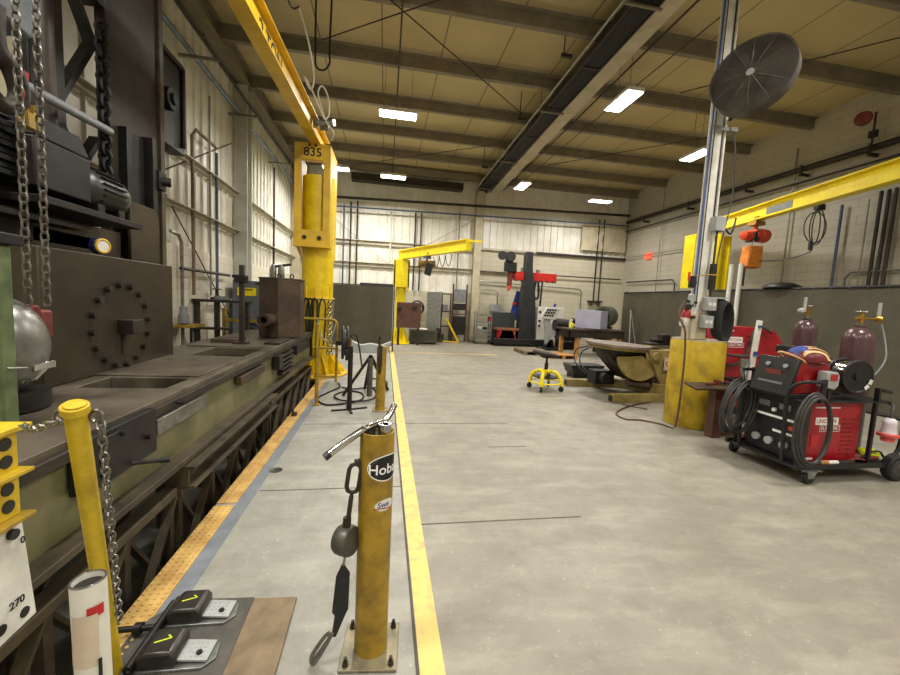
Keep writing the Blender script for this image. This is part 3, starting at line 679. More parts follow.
for k, y in enumerate((2.44, 2.56)):
    solo('load_chain', MB().chain([(-1.9, y, 1.47), (-1.9, y+0.02, 4.4)], 0.056, 0.034, 0.0056), CHAINS, ('left' if k == 0 else 'right') + ' of the two steel load chains hanging in front of the bolted plate', 'chain')
t = thing('dome_fitting', 'grey steel dome with a red clamp standing on the left end of the bed', 'machine fitting', (-1.95, 2.42, 0.92))
part(t, 'dome', MB().ball((-2.05, 2.4, 1.25), 0.25, (0.9, 0.9, 1.1), 28, 18), mat('dome_steel', (150,150,146), (112,110,106), 0.32, 0.6, 3, 6))
part(t, 'port', MB().lathe([(0.028,0),(0.028,0.02),(0.018,0.02)], (-1.88, 2.26, 1.37), (0.75,-0.55,0.3)), BLACK)
part(t, 'dome_base', MB().cyl((-2.05, 2.4, 0.91), (-2.05, 2.4, 1.0), 0.22), DARK)
part(t, 'clamp', MB().box((-2.02, 2.44, 1.36), (-1.93, 2.56, 1.47)).box((-1.99, 2.56, 1.27), (-1.93, 2.64, 1.44)), REDO, 0.015, label='red clamp block')
mb = MB()
for k in range(4): mb.bar((-1.90, 2.37+0.028*k, 1.06), (-1.85, 2.42+0.028*k, 1.15), 0.018, 0.018)
part(t, 'finger_clamp', mb.box((-1.92, 2.38, 1.12), (-1.84, 2.52, 1.16)), CHROME, 0.003)
t = thing('green_post', 'sage green post with a dark cap at the left edge of the photo', 'post', (-1.82, 2.06, 0.9))
part(t, 'post_body', MB().box((-1.95, 2.02, 0.9), (-1.69, 2.1, 1.76)), GREEN, 0.01)
part(t, 'cap', MB().box((-1.99, 1.99, 1.76), (-1.66, 2.13, 1.81)), DARK, 0.006)
part(t, 'wire', MB().cyl((-1.69, 2.05, 1.2), (-1.64, 2.09, 1.195), 0.006, n=6), STEEL)

# yellow bracket with flanges bolted to the bed, tag below
t = thing('flanged_bracket', 'yellow flanged steel bracket with round holes at the left edge', 'bracket', (-1.3, 1.5, 0.75))
fx = -1.20
part(t, 'web', MB().box((-1.36, 1.30, 0.80), (-1.22, 1.50, 1.11)), YELB, 0.004)
part(t, 'flange', MB().box((-1.36, 1.26, 1.10), (fx+0.012, 1.52, 1.118)), YELB, 0.003)
part(t, 'flange', MB().box((-1.36, 1.26, 0.945), (fx+0.012, 1.52, 0.96)), YELB, 0.003)
part(t, 'flange', MB().box((-1.36, 1.26, 0.785), (fx+0.012, 1.52, 0.80)), YELD, 0.003, label='bare scuffed lower flange')
for z in (0.845, 0.905, 1.0, 1.06): part(t, 'hole', MB().cyl((-1.225, 1.455, z), (-1.217, 1.455, z), 0.022), BLACK)
for z in (0.845, 0.905, 1.0, 1.06): part(t, 'hole', MB().cyl((-1.225, 1.385, z), (-1.217, 1.385, z), 0.018), BLACK)
part(t, 'mounting_arm', MB().box((BX-0.02, 1.3, 0.84), (-1.30, 1.45, 1.0)), DARKB)
t = thing('marked_plate', 'white painted plate with black marks hanging below the yellow bracket', 'plate', (-1.24, 1.45, 0.38))
part(t, 'plate', MB().bar((-1.25, 1.44, 0.765), (-1.235, 1.46, 0.38), 0.18, 0.012, up=X), PAPER, 0.003)
for y, z in ((1.485, 0.73), (1.505, 0.425), (1.42, 0.43)): part(t, 'hole', MB().cyl((-1.245, y, z), (-1.228, y, z), 0.018), BLACK)
part(t, 'marking', MB().text('0', 0.035, (-1.232, 1.515, 0.69), Y, Z, 0.002), INK)
part(t, 'marking', MB().text('270', 0.038, (-1.226, 1.475, 0.485), Y, Z, 0.002), INK)

# leaning bollard with chains and the cardboard tube
A, B = V((-1.05, 1.66, 0.0)), V((-0.885, 1.27, 1.235))
t = thing('bollard', 'thin yellow bollard leaning beside the pit with chains on its top', 'bollard', A)
d = (B-A).normalized()
part(t, 'pole', MB().tube([A - Z*0.0, A + (B-A)*0.5, B], [0.026, 0.0265, 0.027], 22), YELB)
part(t, 'cap', MB().cyl(B - d*0.015, B + d*0.012, 0.034, n=24).cyl(B + d*0.012, B + d*0.018, 0.027), YELB, 0.003)
part(t, 'eye_ring', MB().torus(B + V((-0.048, 0.02, -0.03)), 0.02, 0.006, (0.2,1,0.2)), STEEL)
part(t, 'eye_ring', MB().torus(B + V((0.042, 0.02, -0.03)), 0.02, 0.006, (0.2,1,0.2)), STEEL)
solo('barrier_chain', MB().chain(spl([B + V((-0.06,0.02,-0.04)), (-1.06, 1.36, 1.145), (-1.17, 1.46, 1.125)], 6), 0.03, 0.02, 0.0034), STEEL, 'short steel chain from the leaning bollard to the yellow bracket', 'chain')
solo('hanging_chain', MB().chain(spl([B + V((0.05,0.02,-0.04)), B + V((0.05,0.03,-0.12)), A + (B-A)*0.55 + V((0.044,0.01,0)), A + (B-A)*0.25 + V((0.042,0,0))], 8), 0.036, 0.022, 0.0036), STEEL, 'steel chain hanging down the right side of the leaning bollard', 'chain')
t = thing('cardboard_tube', 'white labelled tube with an open dark top in the bottom left corner', 'tube', (-0.745, 1.1, 0))
part(t, 'tube_wall', MB().pipe((-0.73, 1.09, 0.0), (-0.752, 1.1, 0.82), 0.038, 0.033, 32), WHITE)
part(t, 'shade_plug', MB().cyl((-0.7515, 1.0997, 0.79), (-0.752, 1.0998, 0.805), 0.033), BLACK)  # black plug just below the rim, painting the shade inside the tube
part(t, 'rim', MB().torus((-0.752, 1.1, 0.82), 0.036, 0.003, (-0.02,0.01,1), 32, 6), STEEL)
def cpatch(cx, cy, z0, z1, a0, a1, r, n=10):
    vs = []; 
    for z in (z0, z1):
        for i in range(n+1):
            a = a0 + (a1-a0)*i/n; vs.append((cx + math.sin(a)*r, cy - math.cos(a)*r, z))
    return MB().add(vs, [(i, i+1, n+2+i, n+1+i) for i in range(n)])
part(t, 'label', cpatch(-0.745, 1.097, 0.60, 0.745, -0.9, 0.9, 0.0395), mat('tan_label', (206,190,168), (190,172,150), 0.6), label='beige paper label')
part(t, 'label', cpatch(-0.748, 1.098, 0.735, 0.765, 0.4, 1.3, 0.0402), INKR, label='red print')
part(t, 'label', cpatch(-0.74, 1.095, 0.40, 0.62, 0.75, 0.95, 0.041), INK, label='black bar print')

# ================================================================= FOOT PEDALS, MAT, BOARD
solo('rubber_mat', MB().prism([(-1.10,1.50),(-0.6,1.50),(-0.622,2.02),(-0.86,2.035),(-1.02,1.98),(-1.10,1.9)], (0,0,0.001), X, Y, 0.008), mat('mat_dark_grey', (84,82,74), (64,62,56), 0.7, 0, 6), 'dark grey rubber mat under the foot pedals beside the plywood board', 'mat')
solo('plywood_board', MB().prism([(-0.61,1.45),(-0.40,1.45),(-0.405,1.99),(-0.617,2.0)], (0,0,0.001), X, Y, 0.018), WOOD, 'brown plywood board lying on the floor right of the foot pedals', 'board', bev=0.002)
def pedal(cx, cy, label):
    t = thing('foot_pedal', label, 'foot pedal', (cx, cy, 0.01), 'foot pedals on the rubber mat')
    part(t, 'base', MB().prism([(-0.1,-0.07),(0.15,-0.075),(0.19,-0.03),(0.18,0.045),(0.1,0.075),(-0.1,0.07)], (cx, cy, 0.009), X, Y, 0.012), GALV, 0.003)
    part(t, 'hood', MB().prism([(-0.105,0),(0.045,0),(0.05,0.05),(0.03,0.075),(-0.08,0.075),(-0.105,0.05)], (cx, cy+0.068, 0.02), X, Z, 0.136), mat('pedal_dark', (74,72,68), (54,52,48), 0.35, 0.5, 10), 0.012)
    m = MB().bar((cx+0.03, cy, 0.042), (cx+0.165, cy-0.005, 0.03), 0.10, 0.008)
    for i in range(5):
        for j in range(4): m.cyl((cx+0.055+i*0.02, cy-0.035+j*0.022, 0.04), (cx+0.055+i*0.02, cy-0.035+j*0.022, 0.045-i*0.0015), 0.005, n=6)
    part(t, 'treadle', m, LGREY)
    part(t, 'rivet', MB().cyl((cx+0.12, cy-0.02, 0.03), (cx+0.12, cy-0.02, 0.045), 0.012), BLACK)
    part(t, 'chalk_mark', MB().bar((cx-0.06, cy-0.01, 0.0955), (cx+0.0, cy+0.01, 0.0955), 0.006, 0.001).bar((cx-0.02, cy+0.025, 0.0955), (cx+0.0, cy+0.01, 0.0955), 0.005, 0.001), YGREEN)
    part(t, 'hinge_bar', MB().cyl((cx-0.12, cy-0.09, 0.035), (cx-0.12, cy+0.09, 0.035), 0.012), DARK)
pedal(-0.86, 1.93, 'farther of two metal foot pedals, beside the tactile strip')
pedal(-0.86, 1.70, 'nearer of two metal foot pedals, at the bottom edge')
solo('pedal_linkage', MB().cyl((-1.16, 1.84, 0.04), (-0.99, 1.84, 0.04), 0.013).cyl((-0.985, 1.62, 0.045), (-0.985, 1.98, 0.045), 0.016).cyl((-1.08, 1.84, 0.04), (-1.05, 1.84, 0.04), 0.024), DARK, 'dark pipe linkage joining the foot pedals on the mat', 'linkage')
solo('drain_cover', MB().lathe([(0.055,0.0),(0.055,0.004),(0.045,0.004),(0.04,0.002),(0.001,0.002)], (-0.925, 3.58, 0.0)), STEEL, 'small round metal drain cover beside the grey floor band', 'drain cover')

# ================================================================= FRONT POST
PC = V((-0.012, 1.66, 0)); PR = 0.074
t = thing('yellow_post', 'thick scuffed yellow post with stickers in the centre foreground', 'post', PC)
part(t, 'base_plate', MB().prism([(-0.125,-0.125),(0.125,-0.125),(0.125,0.125),(-0.125,0.125)], PC + V((0,0,0.001)), V((1,-0.09,0)), V((0.09,1,0)), 0.014), mat('worn_base_plate', (150,140,110), (112,106,90), 0.5, 0.3, 9), 0.003)
part(t, 'pole', MB().pipe(PC + Z*0.014, PC + Z*1.03, PR, PR-0.008, 40), YELD)
part(t, 'insert', MB().cyl(PC + Z*0.9, PC + Z*1.01, PR-0.009), DARKB)
for sx in (-1,1):
    for sy in (-1,1):
        p = PC + V((sx*0.097 + sy*0.008, sy*0.097 - sx*0.008, 0.015)); part(t, 'anchor_bolt', MB().cyl(p, p+Z*0.012, 0.015, n=6).cyl(p, p+Z*0.035, 0.008, n=8), DARKB)
part(t, 'socket', MB().pipe(PC + V((0.03,-0.02,1.0)), PC + V((0.03,-0.02,1.065)), 0.028, 0.019, 24), CHROME)
part(t, 'clamp_screw', MB().cyl(PC + V((-0.035,0.01,1.0)), PC + V((-0.035,0.01,1.05)), 0.026).cyl(PC + V((-0.06,-0.03,1.045)), PC + V((-0.015,0.03,1.045)), 0.014), STEEL, 0.002)
hb = [PC + V((-0.195,-0.09,0.958)), PC + V((-0.13,-0.06,1.0)), PC + V((-0.05,-0.02,1.045)), PC + V((0.03,0.04,1.06)), PC + V((0.072,0.13,1.105))]
part(t, 'bar_handle', MB().tube(spl(hb, 6), 0.0155, 12), CHROME)
part(t, 'grip_end', MB().cyl(hb[0] + V((-0.012,-0.008,-0.008)), hb[0] + V((0.006,0.003,0.004)), 0.0157), BLACK)
def onpost(a0, z0, rr):
    return lambda p: (PC.x + math.sin(a0 + p.x/PR)*(rr + p.z), PC.y - math.cos(a0 + p.x/PR)*(rr + p.z), z0 + p.y)
def oval(w_, h_, n=36, rings=6):
    m = MB(); vs = [(0,0,0)]; 
    for k in range(1, rings+1):
        vs += [(w_*k/rings*math.cos(2*PI*i/n), h_*k/rings*math.sin(2*PI*i/n), 0) for i in range(n)]
    fs = [(0, 1+i, 1+(i+1) % n) for i in range(n)]
    for k in range(rings-1): fs += [(1+k*n+i, 1+(k+1)*n+i, 1+(k+1)*n+(i+1) % n, 1+k*n+(i+1) % n) for i in range(n)]
    return m.add(vs, fs)
st = part(t, 'sticker', oval(0.093, 0.058).warp(onpost(0.72, 0.885, PR+0.0006)), WHITEI, label='black oval sticker with white script')
part(st, 'oval_field', oval(0.088, 0.053).warp(onpost(0.72, 0.885, PR+0.0010)), INK)
part(st, 'lettering', MB().text('Hobart', 0.062, (0, -0.004, 0), X, Y, 0.0003).warp(onpost(0.76, 0.883, PR+0.0016)), WHITEI)
s2 = part(t, 'sticker', oval(0.048, 0.026).warp(onpost(0.62, 0.72, PR+0.0004)), PAPER, label='white sticker with blue letters and a red stroke')
part(s2, 'lettering', MB().text('Swe', 0.034, (-0.035, 0.003, 0), X, V((0.18,1,0)), 0.0003, 'LEFT').warp(onpost(0.60, 0.72, PR+0.0010)), INKB)
m = MB(); n = 12; vs = [(-0.05+0.1*i/n, -0.018+0.004*math.sin(i*0.5)+dz, 0) for dz in (0, 0.005) for i in range(n+1)]
part(s2, 'red_stroke', m.add(vs, [(i, i+1, n+2+i, n+1+i) for i in range(n)]).warp(onpost(0.62, 0.72, PR+0.0012)), INKR)
part(t, 'hanging_bolt', MB().cyl(PC + V((-0.062,-0.02,0.90)), PC + V((-0.09,-0.03,0.90)), 0.014, n=8), DARKB)
t = thing('safety_lanyard', 'safety lanyard with reel, black strap and hook hung from the front yellow post', 'lanyard', PC + V((-0.12,-0.05,0.02)))
part(t, 'chain', MB().chain([PC + V((-0.085,-0.03,0.90)), PC + V((-0.096,-0.035,0.81)), PC + V((-0.115,-0.04,0.62))], 0.125, 0.05, 0.0095, 8), DARKB)
part(t, 'reel', MB().lathe([(0.02,-0.034),(0.058,-0.034),(0.062,-0.026),(0.064,0),(0.062,0.026),(0.058,0.034),(0.02,0.034)], PC + V((-0.118,-0.045,0.56)), (0.8,-0.55,0.1)), mat('reel_grey', (92,92,84), (70,70,64), 0.4, 0.4, 8))
part(t, 'reel_neck', MB().cyl(PC + V((-0.118,-0.045,0.61)), PC + V((-0.116,-0.04,0.66)), 0.018, n=10), DARKB)
part(t, 'cord', MB().cyl(PC + V((-0.12,-0.05,0.5)), PC + V((-0.128,-0.05,0.43)), 0.005, n=8), STEEL)
part(t, 'strap', MB().prism([(-0.006,0.45),(0.006,0.45),(0.03,0.41),(0.027,0.245),(0.016,0.22),(-0.022,0.12),(-0.042,0.12),(-0.03,0.22),(-0.042,0.235),(-0.028,0.40)], PC + V((-0.128,-0.056,0)), X, Z, -0.014), BLACK, 0.004)
hk = [PC + V(p) for p in ((-0.165,-0.05,0.14),(-0.185,-0.055,0.10),(-0.225,-0.06,0.03),(-0.245,-0.06,0.012),(-0.25,-0.06,0.04),(-0.225,-0.055,0.085),(-0.19,-0.05,0.13))]
part(t, 'snap_hook', MB().tube(spl(hk, 5, True), 0.009, 8, True).bar(hk[1], hk[3], 0.008, 0.02), STEEL)
# ================================================================= BIG JIB CRANE
JC = V((-1.36, 8.22, 0))
t = thing('jib_crane', 'big yellow jib crane marked 2 TON standing at the end of the machine bed', 'jib crane', JC)
part(t, 'base_plate', MB().cyl(JC + Z*0.001, JC + Z*0.035, 0.64, n=48).cyl(JC + Z*0.035, JC + Z*0.09, 0.36, n=36), YELJ, 0.004)
for k in range(10):
    a = 2*PI*k/10 + 0.25; u = V((math.cos(a), math.sin(a), 0)); s = V((-u.y, u.x, 0))
    part(t, 'gusset', MB().prism([(0.3,0.035),(0.58,0.035),(0.56,0.1),(0.33,0.42),(0.3,0.42)], JC - s*0.01, u, Z, 0.02), YEL, 0.003)
part(t, 'mast', MB().cyl(JC + Z*0.03, JC + Z*3.9, 0.305, n=48), YEL)
hx0, hx1, hy0, hy1, hz0, hz1 = -1.74, -1.09, 7.80, 8.75, 2.55, 4.42
h = part(t, 'head', MB().box((hx0, hy0, hz0), (hx0+0.13, hy0+0.04, hz1)).box((hx1-0.13, hy0, hz0), (hx1, hy0+0.04, hz1)).box((hx0+0.002, hy0-0.004, hz1-0.30), (hx1-0.002, hy0+0.036, hz1-0.01)).box((hx0, hy0-0.02, hz0), (hx1, hy0+0.06, hz0+0.28)), YELJ, 0.006)
part(t, 'side_plate', MB().prism([(0,0.05),(0.8,-0.25),(0.95,-0.1),(0.95,1.75),(0,1.85)], (hx0, hy0+0.03, hz0), Y, Z, 0.03), YELJ, 0.004)
part(t, 'side_plate', MB().prism([(0,0.05),(0.8,-0.25),(0.95,-0.1),(0.95,1.75),(0,1.85)], (hx1-0.03, hy0+0.03, hz0), Y, Z, 0.03), YELJ, 0.004)
part(t, 'top_plate', MB().box((hx0, hy0, hz1-0.05), (hx1, hy1, hz1)), YELJ, 0.004)
part(t, 'bottom_plate', MB().box((hx0, hy0-0.06, hz0-0.04), (hx1, hy0+0.1, hz0)), YELJ, 0.004)
for x in (hx0+0.2, hx1-0.18): part(t, 'pin_bolt', MB().cyl((x, hy0-0.05, hz0+0.14), (x, hy0, hz0+0.14), 0.04, n=8), DARKB)
for x in (hx0+0.27, hx1-0.27): part(t, 'pin_bolt', MB().cyl((x, hy0-0.03, hz1-0.045), (x, hy0, hz1-0.045), 0.022, n=8), DARKB)
part(t, 'number', MB().text('835', 0.22, ((hx0+hx1)/2, hy0-0.008, hz1-0.17), X, Z, 0.004), INK)
bz = 4.42
P0, P1 = V((-1.34, 8.7, bz+0.18)), V((-1.60, 2.6, bz+0.18))
m = MB(); ibeam(m, P0, P1, 0.36, 0.19, 0.016, 0.022); part(t, 'boom', m, YELJ, 0.003)
bd = (P0-P1).normalized()
part(t, 'boom_lettering', MB().text('2 TON', 0.28, P1 + bd*2.75 + V((0.0105,0,-0.02)), bd, Z, 0.003), INK)
part(t, 'end_stop', MB().box((-1.72, 2.58, bz+0.04), (-1.52, 2.6, bz+0.34)), YELJ)
lt = thing('work_light', 'twin work light clamped on the big crane boom near its head', 'work light', (-1.15, 7.55, 4.5))
part(lt, 'lamp_head', MB().cyl((-1.32, 7.5, 4.66), (-1.02, 7.5, 4.70), 0.05), GALV)
part(lt, 'lens', MB().cyl((-1.02, 7.5, 4.70), (-0.985, 7.5, 4.705), 0.052), emis('work_light_lens', (1.0,0.97,0.9), 4.0))
part(lt, 'clamp', MB().box((-1.36, 7.46, 4.58), (-1.28, 7.54, 4.74)).cyl((-1.25, 7.52, 4.58), (-1.1, 7.52, 4.6), 0.035), STEEL)
solo('festoon_cable', MB().tube(spl([(-1.30,6.0,5.55),(-1.22,6.3,5.25),(-1.2,6.6,4.95),(-1.28,6.75,4.85),(-1.36,6.7,5.0),(-1.3,6.9,4.95),(-1.2,7.1,4.75),(-1.12,7.2,4.62),(-1.05,7.2,4.72),(-1.08,7.2,5.0),(-1.16,7.1,5.1),(-1.2,7.0,4.9),(-1.1,7.25,4.6),(-1.0,7.4,4.5),(-1.05,7.6,4.45),(-1.1,7.8,4.5)], 8), 0.014, 8), WHITE, 'pale looped power cable above the 2 TON boom near the crane head', 'cable')
solo('drop_cable', MB().tube(spl([(-1.24,6.9,6.5),(-1.24,6.9,5.5),(-1.22,6.95,5.3),(-1.1,6.95,5.28),(-1.02,6.95,5.4),(-1.02,6.9,5.55),(-1.0,6.9,6.35)], 8), 0.016, 8), BLACK, 'dark cable dropping from the roof beside the pale loops', 'cable')
solo('drop_cable', MB().tube(spl([(-1.35,5.0,6.4),(-1.36,5.1,5.6),(-1.33,5.6,5.3),(-1.30,6.0,5.55)], 8), 0.012, 8), CABLE, 'thin grey cable hanging from the roof over the letters on the boom', 'cable')

# slings and chains hung around the mast
sl = [(-1.72,7.86,'dark grey web sling hanging leftmost on the crane mast',0.035,0.9), (-1.5,7.86,'dark looped wire sling second from the left on the crane mast',0.02,1.15), (-1.34,7.86,'dark wire sling hung in the middle of the crane mast',0.024,1.2), (-1.2,7.88,'rust brown wire sling right of the middle of the crane mast',0.016,0.95)]
for i, (x, y, lb, r, ln) in enumerate(sl + [(-1.62,7.84,'dark wire sling between the web sling and the looped one on the mast',0.018,1.3), (-1.42,7.83,'short black wire sling near the middle of the crane mast',0.018,0.8)]):
    m = MB().tube(spl([(x-0.05,y,1.98-ln),(x-0.07,y-0.02,1.5),(x-0.05,y-0.02,1.86),(x,y-0.04,1.96),(x+0.05,y-0.02,1.86),(x+0.06,y-0.02,1.5),(x+0.03,y,2.0-ln)], 6), r, 8)
    m.warp(lambda p: p - Z*0.42)
    solo('lifting_sling', m, [mat('sling_grey', (92,98,100), (74,80,82), 0.7), BLACK, DARKB, RUST, DARK, BLACK][i], lb, 'sling')
for k, x in enumerate((-1.09, -1.02)):
    solo('lifting_chain', MB().chain([(x, 7.93, 0.45), (x, 7.93, 1.53)], 0.075, 0.055, 0.011), STEEL, ('left' if k == 0 else 'right') + ' of two steel chains hanging on the right side of the crane mast', 'chain')
t = thing('hook_bar', 'ring of yellow hooks around the crane mast holding slings and chains', 'hook rail', (-1.36, 7.9, 1.5))
for k, x in enumerate((-1.72, -1.5, -1.34, -1.2, -1.06)): part(t, 'hook', MB().cyl((x, 7.97, 1.55), (x, 7.84, 1.55), 0.012, n=8).cyl((x, 7.845, 1.545), (x, 7.84, 1.78), 0.012, n=8), YEL)
part(t, 'rail', MB().torus((-1.36, 8.22, 1.55), 0.325, 0.014, (0,0,1), 40, 6), YEL)

# guard rail near the crane
t = thing('guard_rail', 'yellow pipe guard rail with a curved corner in front of the crane base', 'guard rail', (-1.2, 7.4, 0))
gx = -0.86
part(t, 'top_rail', MB().tube(spl([(-1.55,7.4,1.17),(-1.0,7.4,1.17),(-0.9,7.4,1.15),(gx,7.4,1.08),(gx,7.4,1.0)], 6), 0.024, 12), YELD)
part(t, 'post', MB().cyl((gx, 7.4, 0.0), (gx, 7.4, 1.02), 0.024), YELD)
part(t, 'mid_rail', MB().cyl((-1.28, 7.4, 0.64), (gx, 7.4, 0.64), 0.022), YELD)
part(t, 'low_rail', MB().cyl((-1.26, 7.4, 0.1), (gx, 7.4, 0.1), 0.02), YELD)
part(t, 'post', MB().cyl((-1.5, 7.4, 0.902), (-1.5, 7.4, 1.16), 0.024), YELD)
solo('looped_cord', MB().tube(spl([(-1.2,7.36,1.16),(-1.15,7.35,0.9),(-1.05,7.35,0.78),(-0.95,7.35,0.86),(-0.88,7.36,1.1)], 8), 0.012, 8), LGREY, 'pale cord hanging in a loop under the curved guard rail', 'cord')
t = thing('rail_post', 'thin yellow pipe post standing on the tactile strip edge before the guard rail', 'post', (-0.94, 5.78, 0))
part(t, 'pole', MB().cyl((-0.94, 5.78, 0.0), (-0.945, 5.78, 1.17), 0.026), YELD)
part(t, 'cap', MB().cyl((-0.945, 5.78, 1.17), (-0.945, 5.78, 1.2), 0.032), YELD, 0.004)
part(t, 'foot', MB().cyl((-0.94, 5.78, 0.002), (-0.94, 5.78, 0.018), 0.055), YELD, 0.003)
solo('rusty_clip', MB().box((-1.16, 5.2, 0.008), (-1.1, 5.27, 0.05)).cyl((-1.14, 5.2, 0.04), (-1.14, 5.2, 0.12), 0.015), RUST, 'small rusty clip lying on the tactile strip far along the pit edge', 'clip')
t = thing('hose_reel', 'round hose reel seen edge on beside the guard rail post', 'hose reel', (-0.72, 7.3, 0.4))
part(t, 'rim', MB().torus((-0.74, 7.3, 0.76), 0.29, 0.024, (1,0.12,0), 36, 8).torus((-0.66, 7.31, 0.76), 0.29, 0.024, (1,0.12,0), 36, 8), DARKB)
part(t, 'hose_wrap', MB().cyl((-0.735, 7.3, 0.76), (-0.665, 7.31, 0.76), 0.24, n=32), CABLE)
part(t, 'bracket', MB().box((-0.87, 7.36, 0.7), (-0.7, 7.42, 0.78)), DARKB)
# roller stands and pole
t = thing('pole_stand', 'black pipe pole on a cross foot with a hose looped over its top', 'pole stand', (-0.45, 5.52, 0))
part(t, 'pole', MB().cyl((-0.45, 5.52, 0.02), (-0.45, 5.52, 0.86), 0.034), DARK)
part(t, 'bracket', MB().box((-0.52, 5.48, 0.72), (-0.46, 5.56, 0.86)).box((-0.50, 5.5, 0.86), (-0.42, 5.54, 0.92)), DARK, 0.004)
for q in ((0.24,0.1),(-0.24,-0.06),(0.05,-0.2),(-0.05,0.2)): part(t, 'foot', MB().bar((-0.45, 5.52, 0.012), (-0.45+q[0], 5.52+q[1], 0.012), 0.03, 0.02), DARK)
part(t, 'hose_end', MB().tube(spl([(-0.46,5.5,0.78),(-0.455,5.48,0.95),(-0.44,5.5,1.08),(-0.38,5.55,1.06),(-0.34,5.6,0.9),(-0.3,5.7,0.6)], 6), 0.012, 8), RUBBER)
part(t, 'fitting', MB().cyl((-0.455, 5.485, 0.92), (-0.45, 5.49, 1.03), 0.018), BRASS)
t = thing('roller_stand', 'grey tripod stand with a V shaped roller head behind the second yellow post', 'roller stand', (-0.2, 6.4, 0))
part(t, 'centre_post', MB().cyl((-0.2, 6.35, 0.0), (-0.2, 6.35, 0.62), 0.045), mat('stand_grey', (98,94,86), (74,70,64), 0.5, 0.3))
for q in ((-0.42,-0.1),(0.3,0.35),(-0.1,0.45)): part(t, 'leg', MB().bar((-0.2, 6.4, 0.66), (-0.2+q[0], 6.4+q[1], 0.012), 0.04, 0.04), DARK)
part(t, 'head', MB().bar((-0.46, 6.38, 0.74), (0.06, 6.38, 0.74), 0.14, 0.05).prism([(-0.3,0.0),(0.3,0.0),(0.32,0.15),(0.16,0.08),(0.0,0.11),(-0.16,0.08),(-0.32,0.15)], (-0.2, 6.45, 0.76), X, Z, 0.14), LGREY, 0.004)
t = thing('yellow_post', 'farther yellow post with a clamp hung on its top, beside the floor stripe', 'post', (-0.02, 5.53, 0))
part(t, 'base_plate', MB().box((-0.13, 5.42, 0.001), (0.09, 5.64, 0.014)), mat('plate_worn2', (150,130,70), (110,96,60), 0.5), 0.003)
part(t, 'pole', MB().cyl((-0.02, 5.53, 0.014), (-0.02, 5.53, 0.93), 0.068, n=28), YELD)
part(t, 'clamp', MB().cyl((-0.04, 5.45, 0.55), (-0.03, 5.45, 0.95), 0.02).cyl((-0.06, 5.47, 0.9), (-0.05, 5.47, 1.08), 0.016).box((-0.075, 5.43, 0.66), (-0.01, 5.46, 0.92)), DARKB, 0.003)
solo('air_hose', MB().tube(spl([(-0.80,7.25,0.015),(-0.74,6.9,0.015),(-0.88,6.5,0.015),(-0.98,6.1,0.015),(-0.8,5.75,0.015),(-0.5,5.85,0.015),(-0.3,6.1,0.015),(-0.35,6.5,0.015),(-0.6,6.6,0.015),(-0.75,6.3,0.015),(-0.6,5.95,0.03),(-0.3,5.9,0.03),(-0.12,6.1,0.03),(-0.1,6.6,0.02),(-0.2,7.0,0.015)], 10), 0.014, 8), RUBBER, 'dark hose coiled on the floor around the black pole stand', 'hose')
solo('air_hose', MB().tube(spl([(-0.7,6.9,0.015),(-0.5,6.75,0.02),(-0.3,6.85,0.02),(-0.05,6.95,0.015),(0.1,7.2,0.015),(0.0,7.6,0.015),(-0.3,7.7,0.015)], 10), 0.012, 8), RUBBER, 'second dark hose lying behind the grey tripod roller stand', 'hose')

# ================================================================= ON AND BEHIND THE BED
t = thing('steel_tank', 'rusty brown tall steel box with a pipe nozzle standing on the bed', 'steel tank', (-1.72, 6.65, 0.912))
bodyp = [(-1.93, 6.42), (-1.62, 6.32), (-1.33, 6.5), (-1.38, 7.05), (-1.9, 7.05)]
part(t, 'shell', MB().prism([(x, y) for x, y in bodyp], (0,0,0.912), X, Y, 0.91), RUST, 0.008)
part(t, 'lid', MB().prism([(x*1.0-0.012*(1 if x < -1.6 else -1), y) for x, y in bodyp], (0,0,1.824), X, Y, 0.022), RUST, 0.003)
part(t, 'nozzle', MB().pipe((-1.72, 6.45, 1.2), (-1.76, 6.06, 1.2), 0.095, 0.05), RUST)
for x, y in ((-1.68, 6.6), (-1.5, 6.65)): part(t, 'lifting_eye', MB().torus((x, y, 1.885), 0.032, 0.01, (0.4,1,0), 18, 6), DARK)
part(t, 'cleat', MB().box((-1.98, 6.4, 1.72), (-1.92, 6.44, 1.75)), DARK)
t = thing('upright_bar', 'dark upright bar with a clamp collar standing on the bed before the steel box', 'upright', (-1.86, 5.5, 0.912))
part(t, 'bar', MB().box((-1.89, 5.47, 0.912), (-1.835, 5.53, 1.95)), DARKB, 0.003)
part(t, 'collar', MB().box((-1.94, 5.44, 1.72), (-1.80, 5.56, 1.82)).cyl((-1.97, 5.46, 1.8), (-1.78, 5.46, 1.78), 0.018), DARK, 0.006)
part(t, 'foot', MB().box((-1.96, 5.44, 0.912), (-1.78, 5.56, 0.935)), DARKB)
solo('steel_slab', MB().prism([(-2.3,5.62),(-1.95,5.7),(-1.98,6.0),(-2.3,5.95)], (0,0,0.9), X, Y, 0.05), RUST, 'flat rusty slab lying on the bed left of the upright bar', 'slab', bev=0.004)
solo('steel_strip', MB().box((-1.6, 5.55, 0.9), (-1.4, 6.2, 0.93)), DARKB, 'dark steel strip lying along the bed edge beside the steel box', 'strip', bev=0.003)
t = thing('steel_bench', 'brown steel frame bench standing between the bed and the left wall', 'bench', (-3.1, 8.0, 0))
part(t, 'top_bar', MB().box((-3.55, 7.9, 1.38), (-2.55, 8.1, 1.43)), DARKB, 0.004)
for x in (-3.5, -3.15, -2.62): part(t, 'leg', MB().box((x-0.04, 7.96, 0), (x+0.04, 8.04, 1.38)), DARKB, 0.004)
part(t, 'shelf', MB().box((-3.55, 7.9, 0.86), (-2.9, 8.1, 0.9)), DARKB, 0.003)
